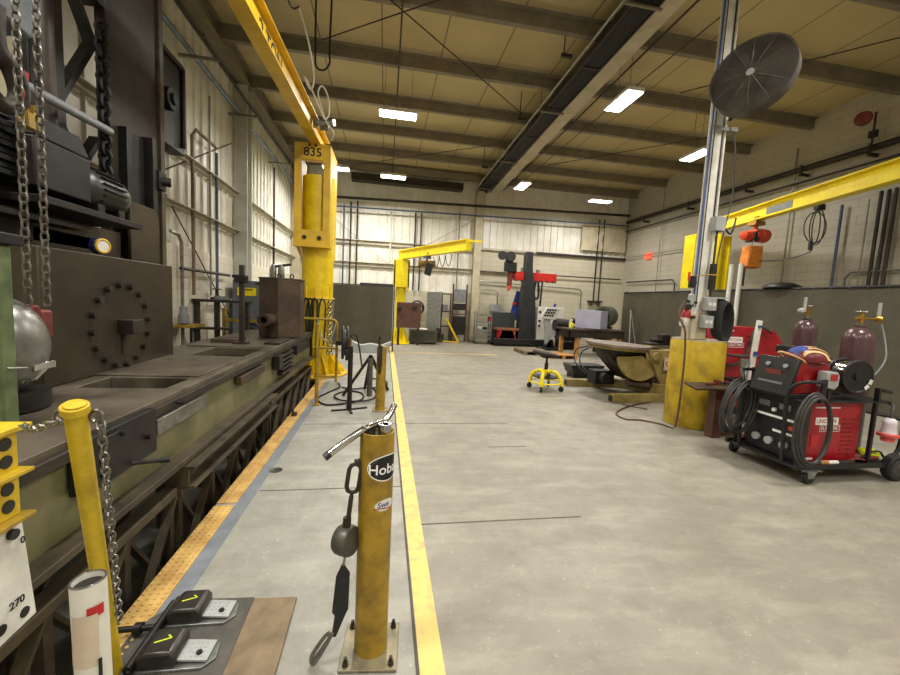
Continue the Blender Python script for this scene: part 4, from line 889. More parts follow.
solo('bench_clamp', MB().cyl((-3.1, 8.0, 1.43), (-3.1, 8.0, 1.5), 0.1).box((-3.2, 7.95, 1.43), (-2.9, 8.05, 1.46)), GREY, 'grey clamp lying on the brown steel bench', 'clamp', bev=0.005)
t = thing('yellow_barrier', 'thin yellow rail barrier between the steel bench and the crane', 'barrier', (-2.7, 8.6, 0))
for x in (-3.25, -2.5): part(t, 'post', MB().box((x-0.03, 8.57, 0), (x+0.03, 8.63, 1.25)), YELD)
part(t, 'rail', MB().box((-3.25, 8.58, 0.98), (-1.98, 8.62, 1.04)), YELD)
t = thing('wall_mixer', 'small grey pump on a yellow shelf against the left wall', 'pump', (-3.3, 7.2, 0.9))
part(t, 'body', MB().lathe([(0.04,0),(0.09,0.02),(0.09,0.14),(0.06,0.2),(0.06,0.3),(0.01,0.32)], (-3.36, 7.2, 1.0)), GREY)
part(t, 'shelf', MB().box((-3.56, 7.0, 0.96), (-3.15, 7.5, 1.0)), YELD)
part(t, 'leg', MB().bar((-3.2, 7.1, 0), (-3.2, 7.1, 0.96), 0.03, 0.03), DARK)
t = thing('control_cabinet', 'blue grey control cabinet with a yellow warning label behind the steel box', 'cabinet', (-3.0, 9.9, 0))
part(t, 'body', MB().box((-3.4, 9.45, 0.1), (-2.3, 9.9, 1.86)), BLUEG, 0.01)
part(t, 'warning_label', MB().box((-3.3, 9.44, 1.52), (-2.9, 9.45, 1.7)), YELH); part(t, 'label_mark', MB().box((-3.25, 9.434, 1.64), (-3.2, 9.44, 1.68)).box((-3.17, 9.434, 1.645), (-2.97, 9.44, 1.67)), INK)
part(t, 'plinth', MB().box((-3.36, 9.5, 0), (-2.34, 9.86, 0.1)), DARK)
t = thing('control_cabinet', 'second cabinet with yellow labels glimpsed between the steel box and crane mast', 'cabinet', (-2.0, 10.2, 0))
part(t, 'body', MB().box((-2.28, 10.0, 0), (-1.75, 10.4, 1.95)), BLUEG, 0.01)
part(t, 'warning_label', MB().box((-2.2, 9.99, 1.05), (-1.83, 10.0, 1.3)), YELH); part(t, 'warning_label', MB().box((-2.2, 9.99, 1.5), (-1.83, 10.0, 1.75)), YELH)
t = thing('regulator_set', 'grey filter and regulator canisters on the back of the steel box area', 'regulator', (-2.4, 10.1, 1.87))
for x, h in ((-2.6, 0.42), (-2.42, 0.42)): part(t, 'canister', MB().lathe([(0.05,0),(0.075,0.05),(0.075,h-0.1),(0.03,h)], (x, 9.68, 1.862)), GALV)
part(t, 'pipe', MB().cyl((-2.6, 9.68, 2.22), (-2.2, 9.7, 2.3), 0.03), PIPEB)
solo('hose_bundle', MB().torus((-2.95, 9.41, 0.75), 0.16, 0.03, (0,1,0), 24, 6).torus((-2.95, 9.4, 0.68), 0.13, 0.03, (0,1,0.2), 24, 6), CABLE, 'dark coiled hoses hung in front of the blue grey cabinet', 'hose')
solo('grey_casting', MB().prism([(0,0),(0.7,0),(0.7,0.3),(0.5,0.34),(0.1,0.34),(0,0.25)], (-2.95, 8.9, 0.35), X, Z, -0.4).box((-2.9, 8.9, 0), (-2.3, 9.25, 0.36)), GREY, 'grey casting on the floor behind the bed, right of the white column', 'casting', bev=0.01)

# ================================================================= SCREEN behind the crane
t = thing('welding_screen', 'dark olive welding screen on a frame right of the big crane mast', 'welding screen', (-0.6, 12.2, 0))
n = 24; vs = []
for j in (0, 1):
    for i in range(n+1): vs.append((-1.75 + 2.0*i/n, 12.2 + 0.02*math.sin(i*0.5+0.6*j), 0.12 + 1.86*j))
part(t, 'curtain', MB().add(vs, [(i, i+1, n+2+i, n+1+i) for i in range(n)]), CURT)
part(t, 'frame_tube', MB().tube([(-1.78,12.22,0.04),(-1.78,12.22,2.0),(0.28,12.22,2.0),(0.28,12.22,0.04)], 0.02, 8), DARK)
for x in (-1.78, 0.28): part(t, 'foot', MB().bar((x, 11.9, 0.02), (x, 12.54, 0.02), 0.04, 0.035), DARK)
solo('wall_board', MB().box((-1.0, 15.72, 1.9), (0.3, 15.78, 2.2)), BLACK, 'black flat board just above the olive welding screen', 'board')
# ================================================================= PEDESTAL AND COLUMN
BC = V((4.47, 4.85, 0))
t = thing('concrete_pedestal', 'scuffed yellow round pedestal at the foot of the white steel column', 'pedestal', BC)
part(t, 'drum', MB().lathe([(0.33,0.0),(0.345,0.03),(0.35,0.6),(0.345,1.21),(0.335,1.235)], BC + Z*0.001, n=56), YELP)
part(t, 'cap', MB().cyl(BC + Z*1.236, BC + Z*1.25, 0.335, n=56), mat('concrete_cap', (172,164,142), (140,132,112), 0.7, 0, 6))
PB = BC; BC = V((4.33, 4.85, 0))
cw = 0.11
yc = BC.y - cw
struct('roof_column', MB().box((BC.x-0.08, yc, 1.25), (BC.x+0.08, yc+0.02, 6.4)).box((BC.x-0.08, yc+0.07, 1.25), (BC.x+0.08, yc+0.09, 6.4)).box((BC.x-0.06, yc+0.01, 1.25), (BC.x+0.06, yc+0.08, 6.4)), WHITEC, 0.004)
solo('column_collar', MB().box((BC.x-0.125, yc-0.025, 1.251), (BC.x+0.125, yc+0.15, 1.62)), CREAM, 'cream painted collar around the bottom of the white steel column', 'collar', bev=0.01)
yc = BC.y - cw
def cpipe(dx, z0, z1, r, m, lb, dy=0.03): solo('column_conduit', MB().cyl((BC.x+dx, yc-dy, z0), (BC.x+dx, yc-dy, z1), r, n=10), m, lb, 'conduit')
cpipe(-0.092, 1.7, 5.9, 0.011, mat('blue_air_pipe', (58,88,150), (46,70,124), 0.4), 'blue pipe up the left edge of the white steel column', -0.02)
cpipe(-0.066, 1.7, 6.2, 0.006, PIPEB, 'dark conduit next to the blue pipe on the white steel column', 0.008)
cpipe(0.10, 1.6, 6.2, 0.017, WHITEC, 'pale conduit up the right edge of the white steel column', 0.0)
cpipe(0.06, 2.85, 6.2, 0.008, PIPEB, 'dark thin conduit right of centre on the white steel column', 0.01)
t = thing('conduit_box', 'grey conduit box halfway up the right side of the white column', 'electrical box', (BC.x+0.12, yc, 2.75))
part(t, 'box', MB().box((BC.x+0.02, yc-0.11, 2.74), (BC.x+0.17, yc-0.005, 2.93)), LGREY, 0.006)
part(t, 'whip', MB().tube(spl([(BC.x+0.2,yc-0.05,2.8),(BC.x+0.3,yc-0.06,2.72),(BC.x+0.36,yc-0.05,2.85),(BC.x+0.42,yc,2.95)], 6), 0.012, 8), BLACK)
for k, (x0, z0, x1, z1, lb) in enumerate(((0.0,1.66,0.15,1.84,'upper grey outlet box with duplex sockets low on the white column'), (-0.02,1.42,0.13,1.59,'lower grey outlet box with duplex sockets just above the pedestal'))):
    t = thing('outlet_box', lb, 'electrical box', (BC.x+0.16, yc-0.06, z0))
    part(t, 'box', MB().box((BC.x+x0, yc-0.13, z0), (BC.x+x1, yc-0.025, z1)), LGREY, 0.008)
    for i in (0, 1): part(t, 'socket', MB().cyl((BC.x+x0+0.04+0.065*i, yc-0.134, (z0+z1)/2), (BC.x+x0+0.04+0.065*i, yc-0.128, (z0+z1)/2), 0.026), WHITE)
solo('conduit', MB().cyl((BC.x+0.08, yc-0.07, 1.86), (BC.x+0.08, yc-0.07, 2.75), 0.014).box((BC.x+0.05, yc-0.10, 1.95), (BC.x+0.12, yc-0.045, 2.3)), DARKB, 'dark switch handle and conduit above the outlet boxes on the column', 'conduit')
solo('tie_wrap', MB().torus((BC.x, yc-0.03, 2.12), 0.14, 0.008, (0,0.15,1), 30, 6), mat('rope_tan', (190,150,80), (160,120,60), 0.7), 'tan tie wrapped around the white column above the outlets', 'tie')
t = thing('fire_extinguisher', 'small extinguisher bottle, red on top and white below, hung left of the column', 'fire extinguisher', (BC.x-0.27, yc-0.02, 1.4))
a, b = V((BC.x-0.24, yc-0.06, 1.66)), V((BC.x-0.28, yc-0.06, 1.44)); dd = (b-a).normalized()
part(t, 'cylinder', MB().lathe([(0.01,0),(0.045,0.02),(0.055,0.05),(0.055,0.12)], a, dd), RED); part(t, 'lower_band', MB().lathe([(0.055,0.12),(0.055,0.21),(0.04,0.235),(0.01,0.24)], a, dd), WHITE, label='white lower band')
part(t, 'valve', MB().box((a.x-0.03, a.y-0.02, a.z), (a.x+0.05, a.y+0.02, a.z+0.07)), DARKB, 0.004)
part(t, 'bracket', MB().box((a.x, a.y, a.z-0.12), (BC.x-cw+0.01, yc+0.02, a.z-0.08)), DARKB)
t = thing('regulator_cluster', 'blue pipe shutoff with black valve and brass fittings left of the white column', 'valve', (BC.x-0.2, yc-0.05, 1.7))
part(t, 'shutoff', MB().box((BC.x-0.24, yc-0.08, 1.96), (BC.x-0.17, yc-0.02, 2.12)).cyl((BC.x-0.26, yc-0.06, 2.02), (BC.x-0.15, yc-0.06, 2.02), 0.018), BLACK, 0.004)
part(t, 'handle', MB().box((BC.x-0.27, yc-0.07, 2.05), (BC.x-0.255, yc-0.04, 2.17)), REDB)
part(t, 'filter', MB().lathe([(0.02,0),(0.04,0.02),(0.04,0.14),(0.02,0.16)], (BC.x-0.2, yc-0.06, 1.72)), LGREY)
part(t, 'coupling', MB().cyl((BC.x-0.3, yc-0.08, 1.78), (BC.x-0.1, yc-0.05, 1.76), 0.018), BLACK)
part(t, 'hose', MB().tube(spl([(BC.x-0.3,yc-0.08,1.78),(BC.x-0.4,yc-0.1,1.6),(BC.x-0.34,yc-0.16,1.4),(BC.x-0.32,yc-0.17,1.25),(BC.x-0.3,yc-0.17,0.9),(BC.x-0.3,yc-0.16,0.3),(BC.x-0.31,yc-0.14,0.03)], 6), 0.013, 8), BROWN)
solo('floor_hose', MB().tube(spl([(4.0,4.6,0.014),(3.95,4.8,0.014),(3.76,4.98,0.014),(3.56,5.02,0.014),(3.58,5.3,0.014),(3.9,5.6,0.014),(4.3,5.85,0.014),(4.7,6.0,0.014)], 8), 0.011, 8), BROWN, 'brown hose looping over the floor left of the yellow pedestal', 'hose')
solo('floor_bar', MB().bar((4.05, 5.85, 0.012), (4.3, 5.55, 0.012), 0.03, 0.02), STEEL, 'bright steel bar on the floor between the positioner foot and the pedestal', 'bar')
t = thing('hose_coil', 'black hose coil hung on the right side of the column above the pedestal', 'hose', (BC.x+0.32, yc-0.05, 1.3))
m = MB()
for k in range(6): m.tube(spl([(BC.x+0.26+0.10*math.cos(a)+0.01*k, yc-0.05-0.02*k, 1.56+0.27*math.sin(a)-0.01*k) for a in [2*PI*i/12 for i in range(12)]], 3, True), 0.016, 7, True)
part(t, 'coil', m, RUBBER)
part(t, 'hanger', MB().box((BC.x+0.11, yc-0.12, 1.83), (BC.x+0.32, yc-0.02, 1.85)), LGREY)
solo('red_canister', MB().lathe([(0.05,0),(0.06,0.02),(0.06,0.24),(0.02,0.3)], (BC.x+0.26, BC.y+0.08, 1.25)), RED, 'red canister half hidden behind the black hose coil on the pedestal', 'canister')

# fan on the column
FC = V((4.18, 4.19, 4.47)); vr = (FC - V((0,0,1.6))).normalized()
maj = (_r*(90/108.2) + (-_dn)*(60/108.2)); maj = (maj - vr*maj.dot(vr)).normalized()
fn = (Matrix.Rotation(math.radians(34), 3, maj) @ (-vr)); fn2 = (Matrix.Rotation(math.radians(-34), 3, maj) @ (-vr))
fn = fn if abs(fn.z) < abs(fn2.z) else fn2
t = thing('drum_fan', 'large round dark drum fan mounted high on the white steel column', 'fan', FC)
R_ = 0.43
u, v = perp(fn)
FAN = mat('fan_dusty_grey', (96,90,80), (68,64,57), 0.6, 0.2, 5, 6)
part(t, 'housing', MB().pipe(FC - fn*0.02, FC - fn*0.16, R_, R_-0.012, 48).cyl(FC - fn*0.15, FC - fn*0.16, R_-0.004, n=48), FAN)
m = MB()
for k in range(1, 31): m.torus(FC + fn*(0.035*(1-(k/31)**2)), R_*k/30.3, 0.0045, fn, 44, 4)
for k in range(12): 
    a = 2*PI*k/12; e = u*math.cos(a) + v*math.sin(a)
    m.tube([FC + fn*0.035, FC + e*R_*0.5 + fn*0.03, FC + e*R_*0.98], 0.005, 5)
part(t, 'grille', m, FAN)
part(t, 'hub', MB().cyl(FC + fn*0.03, FC + fn*0.05, 0.04), LGREY)
for k in range(4):
    a = 2*PI*k/4 + 0.3; e = u*math.cos(a) + v*math.sin(a); s = fn.cross(e)
    B_ = Matrix((e, (s + fn*0.6).normalized(), e.cross((s + fn*0.6).normalized()))).transposed()
    part(t, 'blade', MB().obox(FC - fn*0.08 + e*0.24, (0.34, 0.2, 0.006), B_), FAN)
part(t, 'motor', MB().cyl(FC - fn*0.13, FC - fn*0.34, 0.1), DARKB)
part(t, 'bracket', MB().bar(FC - fn*0.25, (BC.x+0.06, yc-0.04, 4.42), 0.05, 0.05).bar(FC - e*0.1 - fn*0.2, (BC.x+0.12, yc-0.03, 4.2), 0.03, 0.03), DARKB)
for z in (4.05, 4.4): part(t, 'band_clamp', MB().box((BC.x-cw-0.03, yc-0.055, z), (BC.x+cw+0.05, yc-0.045, z+0.05)).box((BC.x+cw, yc-0.09, z-0.01), (BC.x+cw+0.1, yc-0.02, z+0.04)), PIPEG)
solo('fan_cord', MB().tube(spl([(BC.x+0.2,yc-0.03,4.1),(BC.x+0.26,yc-0.05,3.7),(BC.x+0.3,yc-0.02,3.2),(BC.x+0.2,yc-0.03,2.6),(BC.x+0.14,yc-0.06,2.3)], 8), 0.009, 6), CABLE, 'thin power cord dangling from the drum fan down the column', 'cord')

# ================================================================= CURTAIN along the right
CX = 8.6
t = thing('welding_curtain', 'long dark olive welding curtain hung along the right side of the bay', 'welding curtain', (CX, 8.5, 0))
n = 160; vs = []; y0, y1 = 3.4, 12.9
rows = [0.02, 0.6, 1.2, 1.8, 2.22]
for j, z in enumerate(rows):
    for i in range(n+1):
        y = y0 + (y1-y0)*i/n
        vs.append((CX + (0.035*math.sin(i*0.17 + 0.5*j) + 0.02*math.sin(i*0.41+j*0.9))*(0.4+0.3*(4-j)/2), y, z))
fs = [(j*(n+1)+i, j*(n+1)+i+1, (j+1)*(n+1)+i+1, (j+1)*(n+1)+i) for j in range(4) for i in range(n)]
part(t, 'curtain', MB().add(vs, fs), CURT)
part(t, 'top_rail', MB().cyl((CX, y0, 2.25), (CX, y1, 2.25), 0.028, n=10), DARK)
part(t, 'bottom_rail', MB().cyl((CX-0.06, y0, 0.03), (CX-0.06, y1, 0.03), 0.028, n=10), DARK)
for y in (3.6, 8.3, 12.85): part(t, 'post', MB().cyl((CX+0.06, y, 0), (CX+0.06, y, 2.3), 0.03), DARK)
y = y0 + 0.15
m = MB()
while y < y1: m.torus((CX, y, 2.235), 0.03, 0.005, (0,1,0), 12, 4); y += 0.3
part(t, 'hook_ring', m, STEEL, stuff=True)
for dy, lb in ((0.1, 'left of the two white pipes standing against the curtain behind the pedestal'), (-0.16, 'right of the two white pipes standing against the curtain behind the pedestal')):
    solo('white_pipe', MB().cyl((CX-0.16, 8.3+dy, 0), (CX-0.14, 8.3+dy, 2.88), 0.05, n=14), WHITE, lb, 'pipe')
solo('cap_on_rail', MB().lathe([(0.36,0),(0.34,0.04),(0.2,0.11),(0.01,0.13)], (CX+0.1, 7.3, 2.28)), DARK, 'dark low dome shape lying over the top of the curtain under the hoist', 'cover')

# ================================================================= RIGHT JIB
t = thing('jib_crane', 'yellow jib crane with an orange hoist behind the curtain on the right', 'jib crane', (9.25, 9.8, 0))
part(t, 'mast', MB().cyl((9.3, 9.85, 0), (9.3, 9.85, 3.9), 0.2, n=24), YELH)
part(t, 'head', MB().box((8.58, 9.75, 2.34), (9.68, 9.79, 3.85)).box((8.58, 9.7, 2.34), (8.64, 10.2, 3.8)).box((9.62, 9.7, 2.34), (9.68, 10.2, 3.8)).box((8.58, 9.7, 3.80), (9.68, 10.2, 3.86)), YELH, 0.008)
Q0, Q1 = V((9.45, 10.1, 4.19)), V((8.3, 4.6, 4.19))
m = MB(); ibeam(m, Q0, Q1, 0.36, 0.22, 0.018, 0.026); part(t, 'boom', m, YELH, 0.003)
bd = (Q0-Q1).normalized(); bs = bd.cross(Z)
part(t, 'capacity_plate', MB().bar(Q0 - bd*2.7 - bs*0.012 - Z*0.02, Q0 - bd*1.95 - bs*0.012 - Z*0.02, 0.006, 0.16), GREY, label='grey capacity plate')
part(t, 'end_stop', MB().obox(Q1, (0.24, 0.02, 0.4), Matrix((bs, bd, Z)).transposed()), YELH)
HP = Q0 - bd*1.65
t = thing('chain_hoist', 'orange red electric chain hoist with an orange chain bag under the right boom', 'hoist', HP - Z*0.9)
part(t, 'trolley', MB().box((HP.x-0.14, HP.y-0.12, HP.z-0.3), (HP.x+0.14, HP.y+0.12, HP.z-0.205)).cyl((HP.x-0.13, HP.y-0.09, HP.z-0.13), (HP.x-0.05, HP.y-0.09, HP.z-0.13), 0.055).cyl((HP.x+0.05, HP.y-0.09, HP.z-0.13), (HP.x+0.13, HP.y-0.09, HP.z-0.13), 0.055), BRASS, 0.004)
part(t, 'suspension', MB().box((HP.x-0.03, HP.y-0.03, HP.z-0.44), (HP.x+0.03, HP.y+0.03, HP.z-0.28)), ORED)
hz = HP.z - 0.56
part(t, 'motor', MB().lathe([(0.03,-0.42),(0.1,-0.4),(0.115,-0.36),(0.115,-0.18),(0.09,-0.16)], (HP.x, HP.y, hz), (1,0.15,0.05)), ORED)
part(t, 'gear_case', MB().lathe([(0.09,-0.1),(0.15,-0.08),(0.15,0.1),(0.17,0.12),(0.17,0.34),(0.12,0.38),(0.03,0.39)], (HP.x, HP.y, hz+0.02), (1,0.15,0.05)), ORED)
part(t, 'chain_guide', MB().box((HP.x-0.13, HP.y-0.14, hz-0.14), (HP.x+0.0, HP.y+0.14, hz+0.1)), DARKB, 0.01)
part(t, 'bag_frame', MB().tube([(HP.x-0.2,HP.y-0.12,hz-0.26),(HP.x-0.08,HP.y-0.1,hz-0.05),(HP.x+0.12,HP.y-0.12,hz-0.2)], 0.015, 6), LGREY)
part(t, 'chain_bag', MB().prism([(-0.26,-0.78),(0.12,-0.8),(0.17,-0.72),(0.16,-0.24),(-0.2,-0.26)], (HP.x, HP.y-0.13, hz), X, Z, -0.26), ORANGE, 0.03)
part(t, 'pendant_stub', MB().cyl((HP.x-0.2, HP.y, hz-0.8), (HP.x-0.2, HP.y, hz-1.25), 0.03, n=10), BLACK)
m = MB()
cc = HP + V((0.42,-1.1,-0.5))
for k in range(3): m.tube(spl([(cc.x + (0.20+0.05*k)*math.cos(a)*(1 if k != 1 else 0.4), cc.y + 0.02*k, cc.z + (0.4-0.03*k)*math.sin(a)) for a in [2*PI*i/12 for i in range(12)]], 3, True), 0.012, 6, True)
m.tube(spl([(HP.x+0.05,HP.y-0.1,hz-0.62),(HP.x+0.3,HP.y-0.5,hz-0.62),(cc.x-0.1,cc.y,cc.z-0.55),(cc.x-0.12,cc.y,cc.z-0.3)], 6), 0.012, 6)
part(t, 'pendant_cable', m, CABLE)
part(t, 'connector', MB().cyl((cc.x-0.12, cc.y, cc.z-0.52), (cc.x-0.12, cc.y, cc.z-0.32), 0.035, n=10), BLACK)
part(t, 'cable_trolley', MB().box((cc.x-0.1, cc.y-0.05, cc.z+0.38), (cc.x+0.1, cc.y+0.05, cc.z+0.50)), DARKB)

# ================================================================= STOOL
SC = V((3.12, 6.95, 0))
t = thing('work_stool', 'low work stool with a black seat on a yellow four caster base', 'stool', SC)
part(t, 'seat', MB().lathe([(0.02,0.0),(0.2,0.0),(0.25,0.03),(0.255,0.055),(0.23,0.075),(0.12,0.065),(0.01,0.06)], SC + V((-0.02,0.05,0.655)), (0.16,0.0,1), 32), RUBBER)
part(t, 'gas_lift', MB().cyl(SC + Z*0.36, SC + Z*0.52, 0.035).cyl(SC + Z*0.5, SC + Z*0.66, 0.022).box(SC + V((-0.1,-0.08,0.63)), SC + V((0.1,0.08,0.655))), DARK)
m = MB()
for k in range(4):
    a = PI/4 + k*PI/2 + 0.15; e = V((math.cos(a), math.sin(a), 0))
    arm = MB()
    arm.tube(spl([SC + Z*0.37, SC + e*0.16 + Z*0.36, SC + e*0.26 + Z*0.29, SC + e*0.30 + Z*0.17, SC + e*0.305 + Z*0.11], 5), 0.036, 8)
    part(t, 'leg', arm, YELH)
    c = part(t, 'caster', MB().lathe([(0.01,-0.018),(0.042,-0.018),(0.05,-0.008),(0.05,0.008),(0.042,0.018),(0.01,0.018)], SC + e*0.31 + Z*0.05, (-e.y, e.x, 0.0)), BLACK)
    part(c, 'fork', MB().box(SC + e*0.305 + V((-0.018,-0.018,0.05)), SC + e*0.305 + V((0.018,0.018,0.115))), DARKB)
part(t, 'ring', MB().torus(SC + Z*0.16, 0.30, 0.014, (0,0,1), 40, 8).torus(SC + Z*0.37, 0.1, 0.03, (0,0,1), 24, 8), YELH)
part(t, 'tool_tray', MB().lathe([(0.24,0.0),(0.25,0.02),(0.2,0.005),(0.02,0.005)], SC + Z*0.25), BLACK)

# ================================================================= WELDING POSITIONER
t = thing('welding_positioner', 'tan welding positioner with a round steel table and half round gear', 'positioner', (4.6, 6.7, 0))
part(t, 'rotary_table', MB().cyl((4.36, 6.62, 0.935), (4.362, 6.6195, 0.985), 0.57, n=56), mat('scuffed_table', (150,136,126), (112,100,94), 0.4, 0.4, 5), 0.004)
part(t, 'table_rim', MB().cyl((4.358, 6.62, 0.885), (4.36, 6.62, 0.934), 0.53, n=48), TAN)
part(t, 'hub', MB().lathe([(0.40,0.0),(0.34,-0.1),(0.2,-0.22),(0.14,-0.3)], (4.36, 6.62, 0.885)), DARKB)
part(t, 'gear_sector', MB().prism([(0.02,0.0)] + [(0.46*math.cos(a), 0.46*math.sin(a)) for a in [PI*1.02 + PI*0.80*i/16 for i in range(17)]], (4.62, 6.24, 0.80), X, Z, -0.06), TAN, 0.006)
part(t, 'trunnion', MB().cyl((4.86, 6.12, 0.80), (4.86, 6.24, 0.80), 0.085).cyl((4.86, 6.1, 0.80), (4.86, 6.12, 0.80), 0.05), TAN, 0.004)
part(t, 'side_plate', MB().prism([(-0.12,0.14),(0.50,0.14),(0.50,-0.5),(0.2,-0.52)], (4.82, 6.18, 0.78), X, Z, -0.05), TAN, 0.006)
part(t, 'side_plate', MB().prism([(-0.12,0.14),(0.50,0.14),(0.50,-0.5),(0.2,-0.52)], (4.82, 7.15, 0.78), X, Z, -0.05), TAN, 0.006)
part(t, 'frame_upright', MB().box((5.18, 6.2, 0.1), (5.34, 7.1, 0.92)), TAN, 0.01)
part(t, 'corner_post', MB().box((5.34, 6.1, 0.03), (5.46, 6.2, 1.08)), TAN, 0.006)
mb = MB()
part(t, 'leg', MB().bar((3.95, 6.05, 0.072), (5.4, 6.12, 0.072), 0.13, 0.14), TAN, 0.006)
part(t, 'leg', MB().bar((3.75, 7.35, 0.072), (5.3, 7.2, 0.072), 0.13, 0.14), TAN, 0.006)
for p, y in ((3.945, 6.05), (3.745, 7.35)): part(t, 'leg_socket', MB().box((p-0.01, y-0.045, 0.025), (p+0.02, y+0.045, 0.12)), BLACK)
part(t, 'cross_frame', MB().bar((4.35, 7.2, 0.16), (5.2, 6.3, 0.16), 0.18, 0.16).box((4.9, 6.12, 0.1), (5.15, 7.2, 0.3)), TAN, 0.006)
part(t, 'tilt_housing', MB().prism([(-0.35,0.05),(0.4,0.05),(0.5,-0.45),(0.1,-0.5),(-0.3,-0.1)], (4.42, 6.9, 0.82), X, Z, 0.5), DARKB, 0.02)
part(t, 'gear_motor', MB().box((4.05, 6.75, 0.16), (4.45, 7.05, 0.42)).cyl((4.2, 6.6, 0.3), (4.2, 6.8, 0.3), 0.1), DARK, 0.01)
part(t, 'worm_drive', MB().cyl((4.45, 6.35, 0.28), (4.95, 6.35, 0.22), 0.07).box((4.9, 6.25, 0.2), (5.15, 6.45, 0.42)), RUST, 0.006)
lb = part(t, 'angle_label', MB().box((5.0, 6.122, 0.56), (5.2, 6.128, 0.80)), PAPER, label='white label with red figures')
part(lb, 'lettering', MB().text('0\u00b0', 0.16, (5.1, 6.120, 0.68), X, Z, 0.002), INKR)
part(lb, 'outline', MB().box((5.01, 6.119, 0.57), (5.19, 6.121, 0.58)).box((5.01, 6.119, 0.78), (5.19, 6.121, 0.79)).box((5.01, 6.119, 0.57), (5.02, 6.121, 0.79)).box((5.18, 6.119, 0.57), (5.19, 6.121, 0.79)), INKR)
part(t, 'cable', MB().tube(spl([(4.05,7.1,0.3),(3.9,7.3,0.5),(3.95,7.4,0.75),(4.1,7.2,0.85)], 6), 0.012, 6).tube(spl([(4.15,7.1,0.3),(4.05,7.35,0.45),(4.08,7.4,0.7),(4.2,7.2,0.85)], 6), 0.012, 6), RUBBER)
part(t, 'tool_rack', MB().box((4.98, 6.5, 0.985), (5.4, 6.8, 1.01)).cyl((5.05, 6.6, 1.06), (5.35, 6.62, 1.06), 0.035).box((5.25, 6.55, 1.01), (5.42, 6.7, 1.18)), DARK, 0.004)
solo('parts_tray', MB().prism([(-0.42,0.2),(0.42,0.2),(0.34,0.0),(-0.34,0.0)], (4.66, 8.1, 0.105), X, Z, -0.45).box((4.34,8.15,0.001),(4.98,8.5,0.105)), BLACK, 'black rectangular tub behind the positioner leg', 'tub', bev=0.01)

# ================================================================= STEEL BENCH by pedestal
t = thing('steel_bench', 'small rusty steel bench with brown legs in front of the yellow pedestal', 'bench', (4.45, 4.25, 0))
part(t, 'top_plate', MB().prism([(3.8,4.08),(4.95,4.05),(5.0,4.42),(3.98,4.47)], (0,0,0.67), X, Y, 0.03), RUST, 0.003)
for x, y in ((4.32, 4.3), (4.86, 4.22)): part(t, 'leg', MB().box((x-0.065, y-0.06, 0), (x+0.065, y+0.06, 0.67)), BROWN, 0.004)
part(t, 'stretcher', MB().box((4.36, 4.28, 0.58), (4.82, 4.34, 0.66)), BROWN)
solo('red_clamp', MB().cyl((4.1, 4.25, 0.715), (4.32, 4.3, 0.725), 0.014).box((4.28, 4.27, 0.70), (4.34, 4.33, 0.76)), REDO, 'small red handled clamp lying on the rusty bench', 'clamp')
solo('wire_scraps', MB().tube(spl([(4.3,4.3,0.715),(4.38,4.26,0.74),(4.45,4.33,0.715),(4.55,4.25,0.73),(4.62,4.33,0.715)], 6), 0.012, 6), DARK, 'dark tangle of cable ends on the rusty bench', 'cable')
# ================================================================= LETTERED RED WELDERS
def logo(par, o, ex, ey, k=1.0):
    o, ex, ey = V(o), V(ex).normalized(), V(ey).normalized(); nz = ex.cross(ey)
    w_, h_ = 0.30*k, 0.075*k
    lg = part(par, 'logo_plate', MB().prism([(-w_/2,0),(w_/2*0.86,0),(w_/2*0.86,h_),(-w_/2,h_)], o, ex, ey, 0.0015*k), WHITEI, label='white maker lettering plate')
    part(lg, 'lettering', MB().text('LINCOLN', 0.056*k, o + ex*(-0.02*k) + ey*h_/2 + nz*0.002, ex, ey, 0.001), INKR)
    z0, z1, xa, xb, q = -h_*0.95, 0.0, -w_/2*0.6, w_/2*1.05, 0.006*k
    def rc(x0, y0, x1, y1): return [o + ex*a + ey*b for a, b in ((x0,y0),(x1,y0),(x1,y1),(x0,y1))]
    m = MB()
    for r in ((xa,z0,xb,z0+q),(xa,z0,xa+q,z1),(xb-q,z0,xb,z1),(xa,z1-q,xb,z1)): m.add([p + nz*0.0012 for p in rc(*r)], [(0,1,2,3)])
    part(lg, 'outline', m, WHITEI)
    part(lg, 'lettering', MB().text('ELECTRIC', 0.05*k, o + ex*(0.035*k) - ey*h_*0.48 + nz*0.002, ex, ey, 0.001), WHITEI)

t = thing('welder_cart', 'black steel welder cart with two casters, two big wheels and bent handles', 'cart', (4.6, 3.4, 0))
part(t, 'deck', MB().box((4.0, 3.02, 0.14), (5.25, 3.74, 0.165)), BLACK, 0.004)
part(t, 'side_rail', MB().bar((3.98, 3.0, 0.165), (5.28, 3.0, 0.165), 0.03, 0.05), BLACK, 0.003)
part(t, 'side_rail', MB().bar((3.98, 3.76, 0.165), (5.28, 3.76, 0.165), 0.03, 0.05), BLACK, 0.003)
part(t, 'shelf', MB().box((4.02, 3.03, 0.80), (5.12, 3.73, 0.815)), BLACK, 0.003)
for x in (4.05, 4.92):
    for y in (3.04, 3.72): part(t, 'upright', MB().box((x-0.015, y-0.015, 0.165), (x+0.015, y+0.015, 0.80)), BLACK)
for y0, yi in ((3.14, 3.02), (3.62, 3.74)):
    hp = [(4.0,y0,0.17),(3.98,y0,0.5),(3.97,y0,0.84),(3.985,y0+(yi-y0)*0.3,0.95),(4.03,y0+(yi-y0)*0.8,1.0),(4.10,yi,1.005),(4.24,yi,1.005)]
    part(t, 'handle', MB().tube(spl(hp, 6), 0.019, 10), BLACK)
    part(t, 'handle_plate', MB().box((4.20, yi-0.008, 0.80), (4.26, yi+0.008, 1.03)), BLACK)
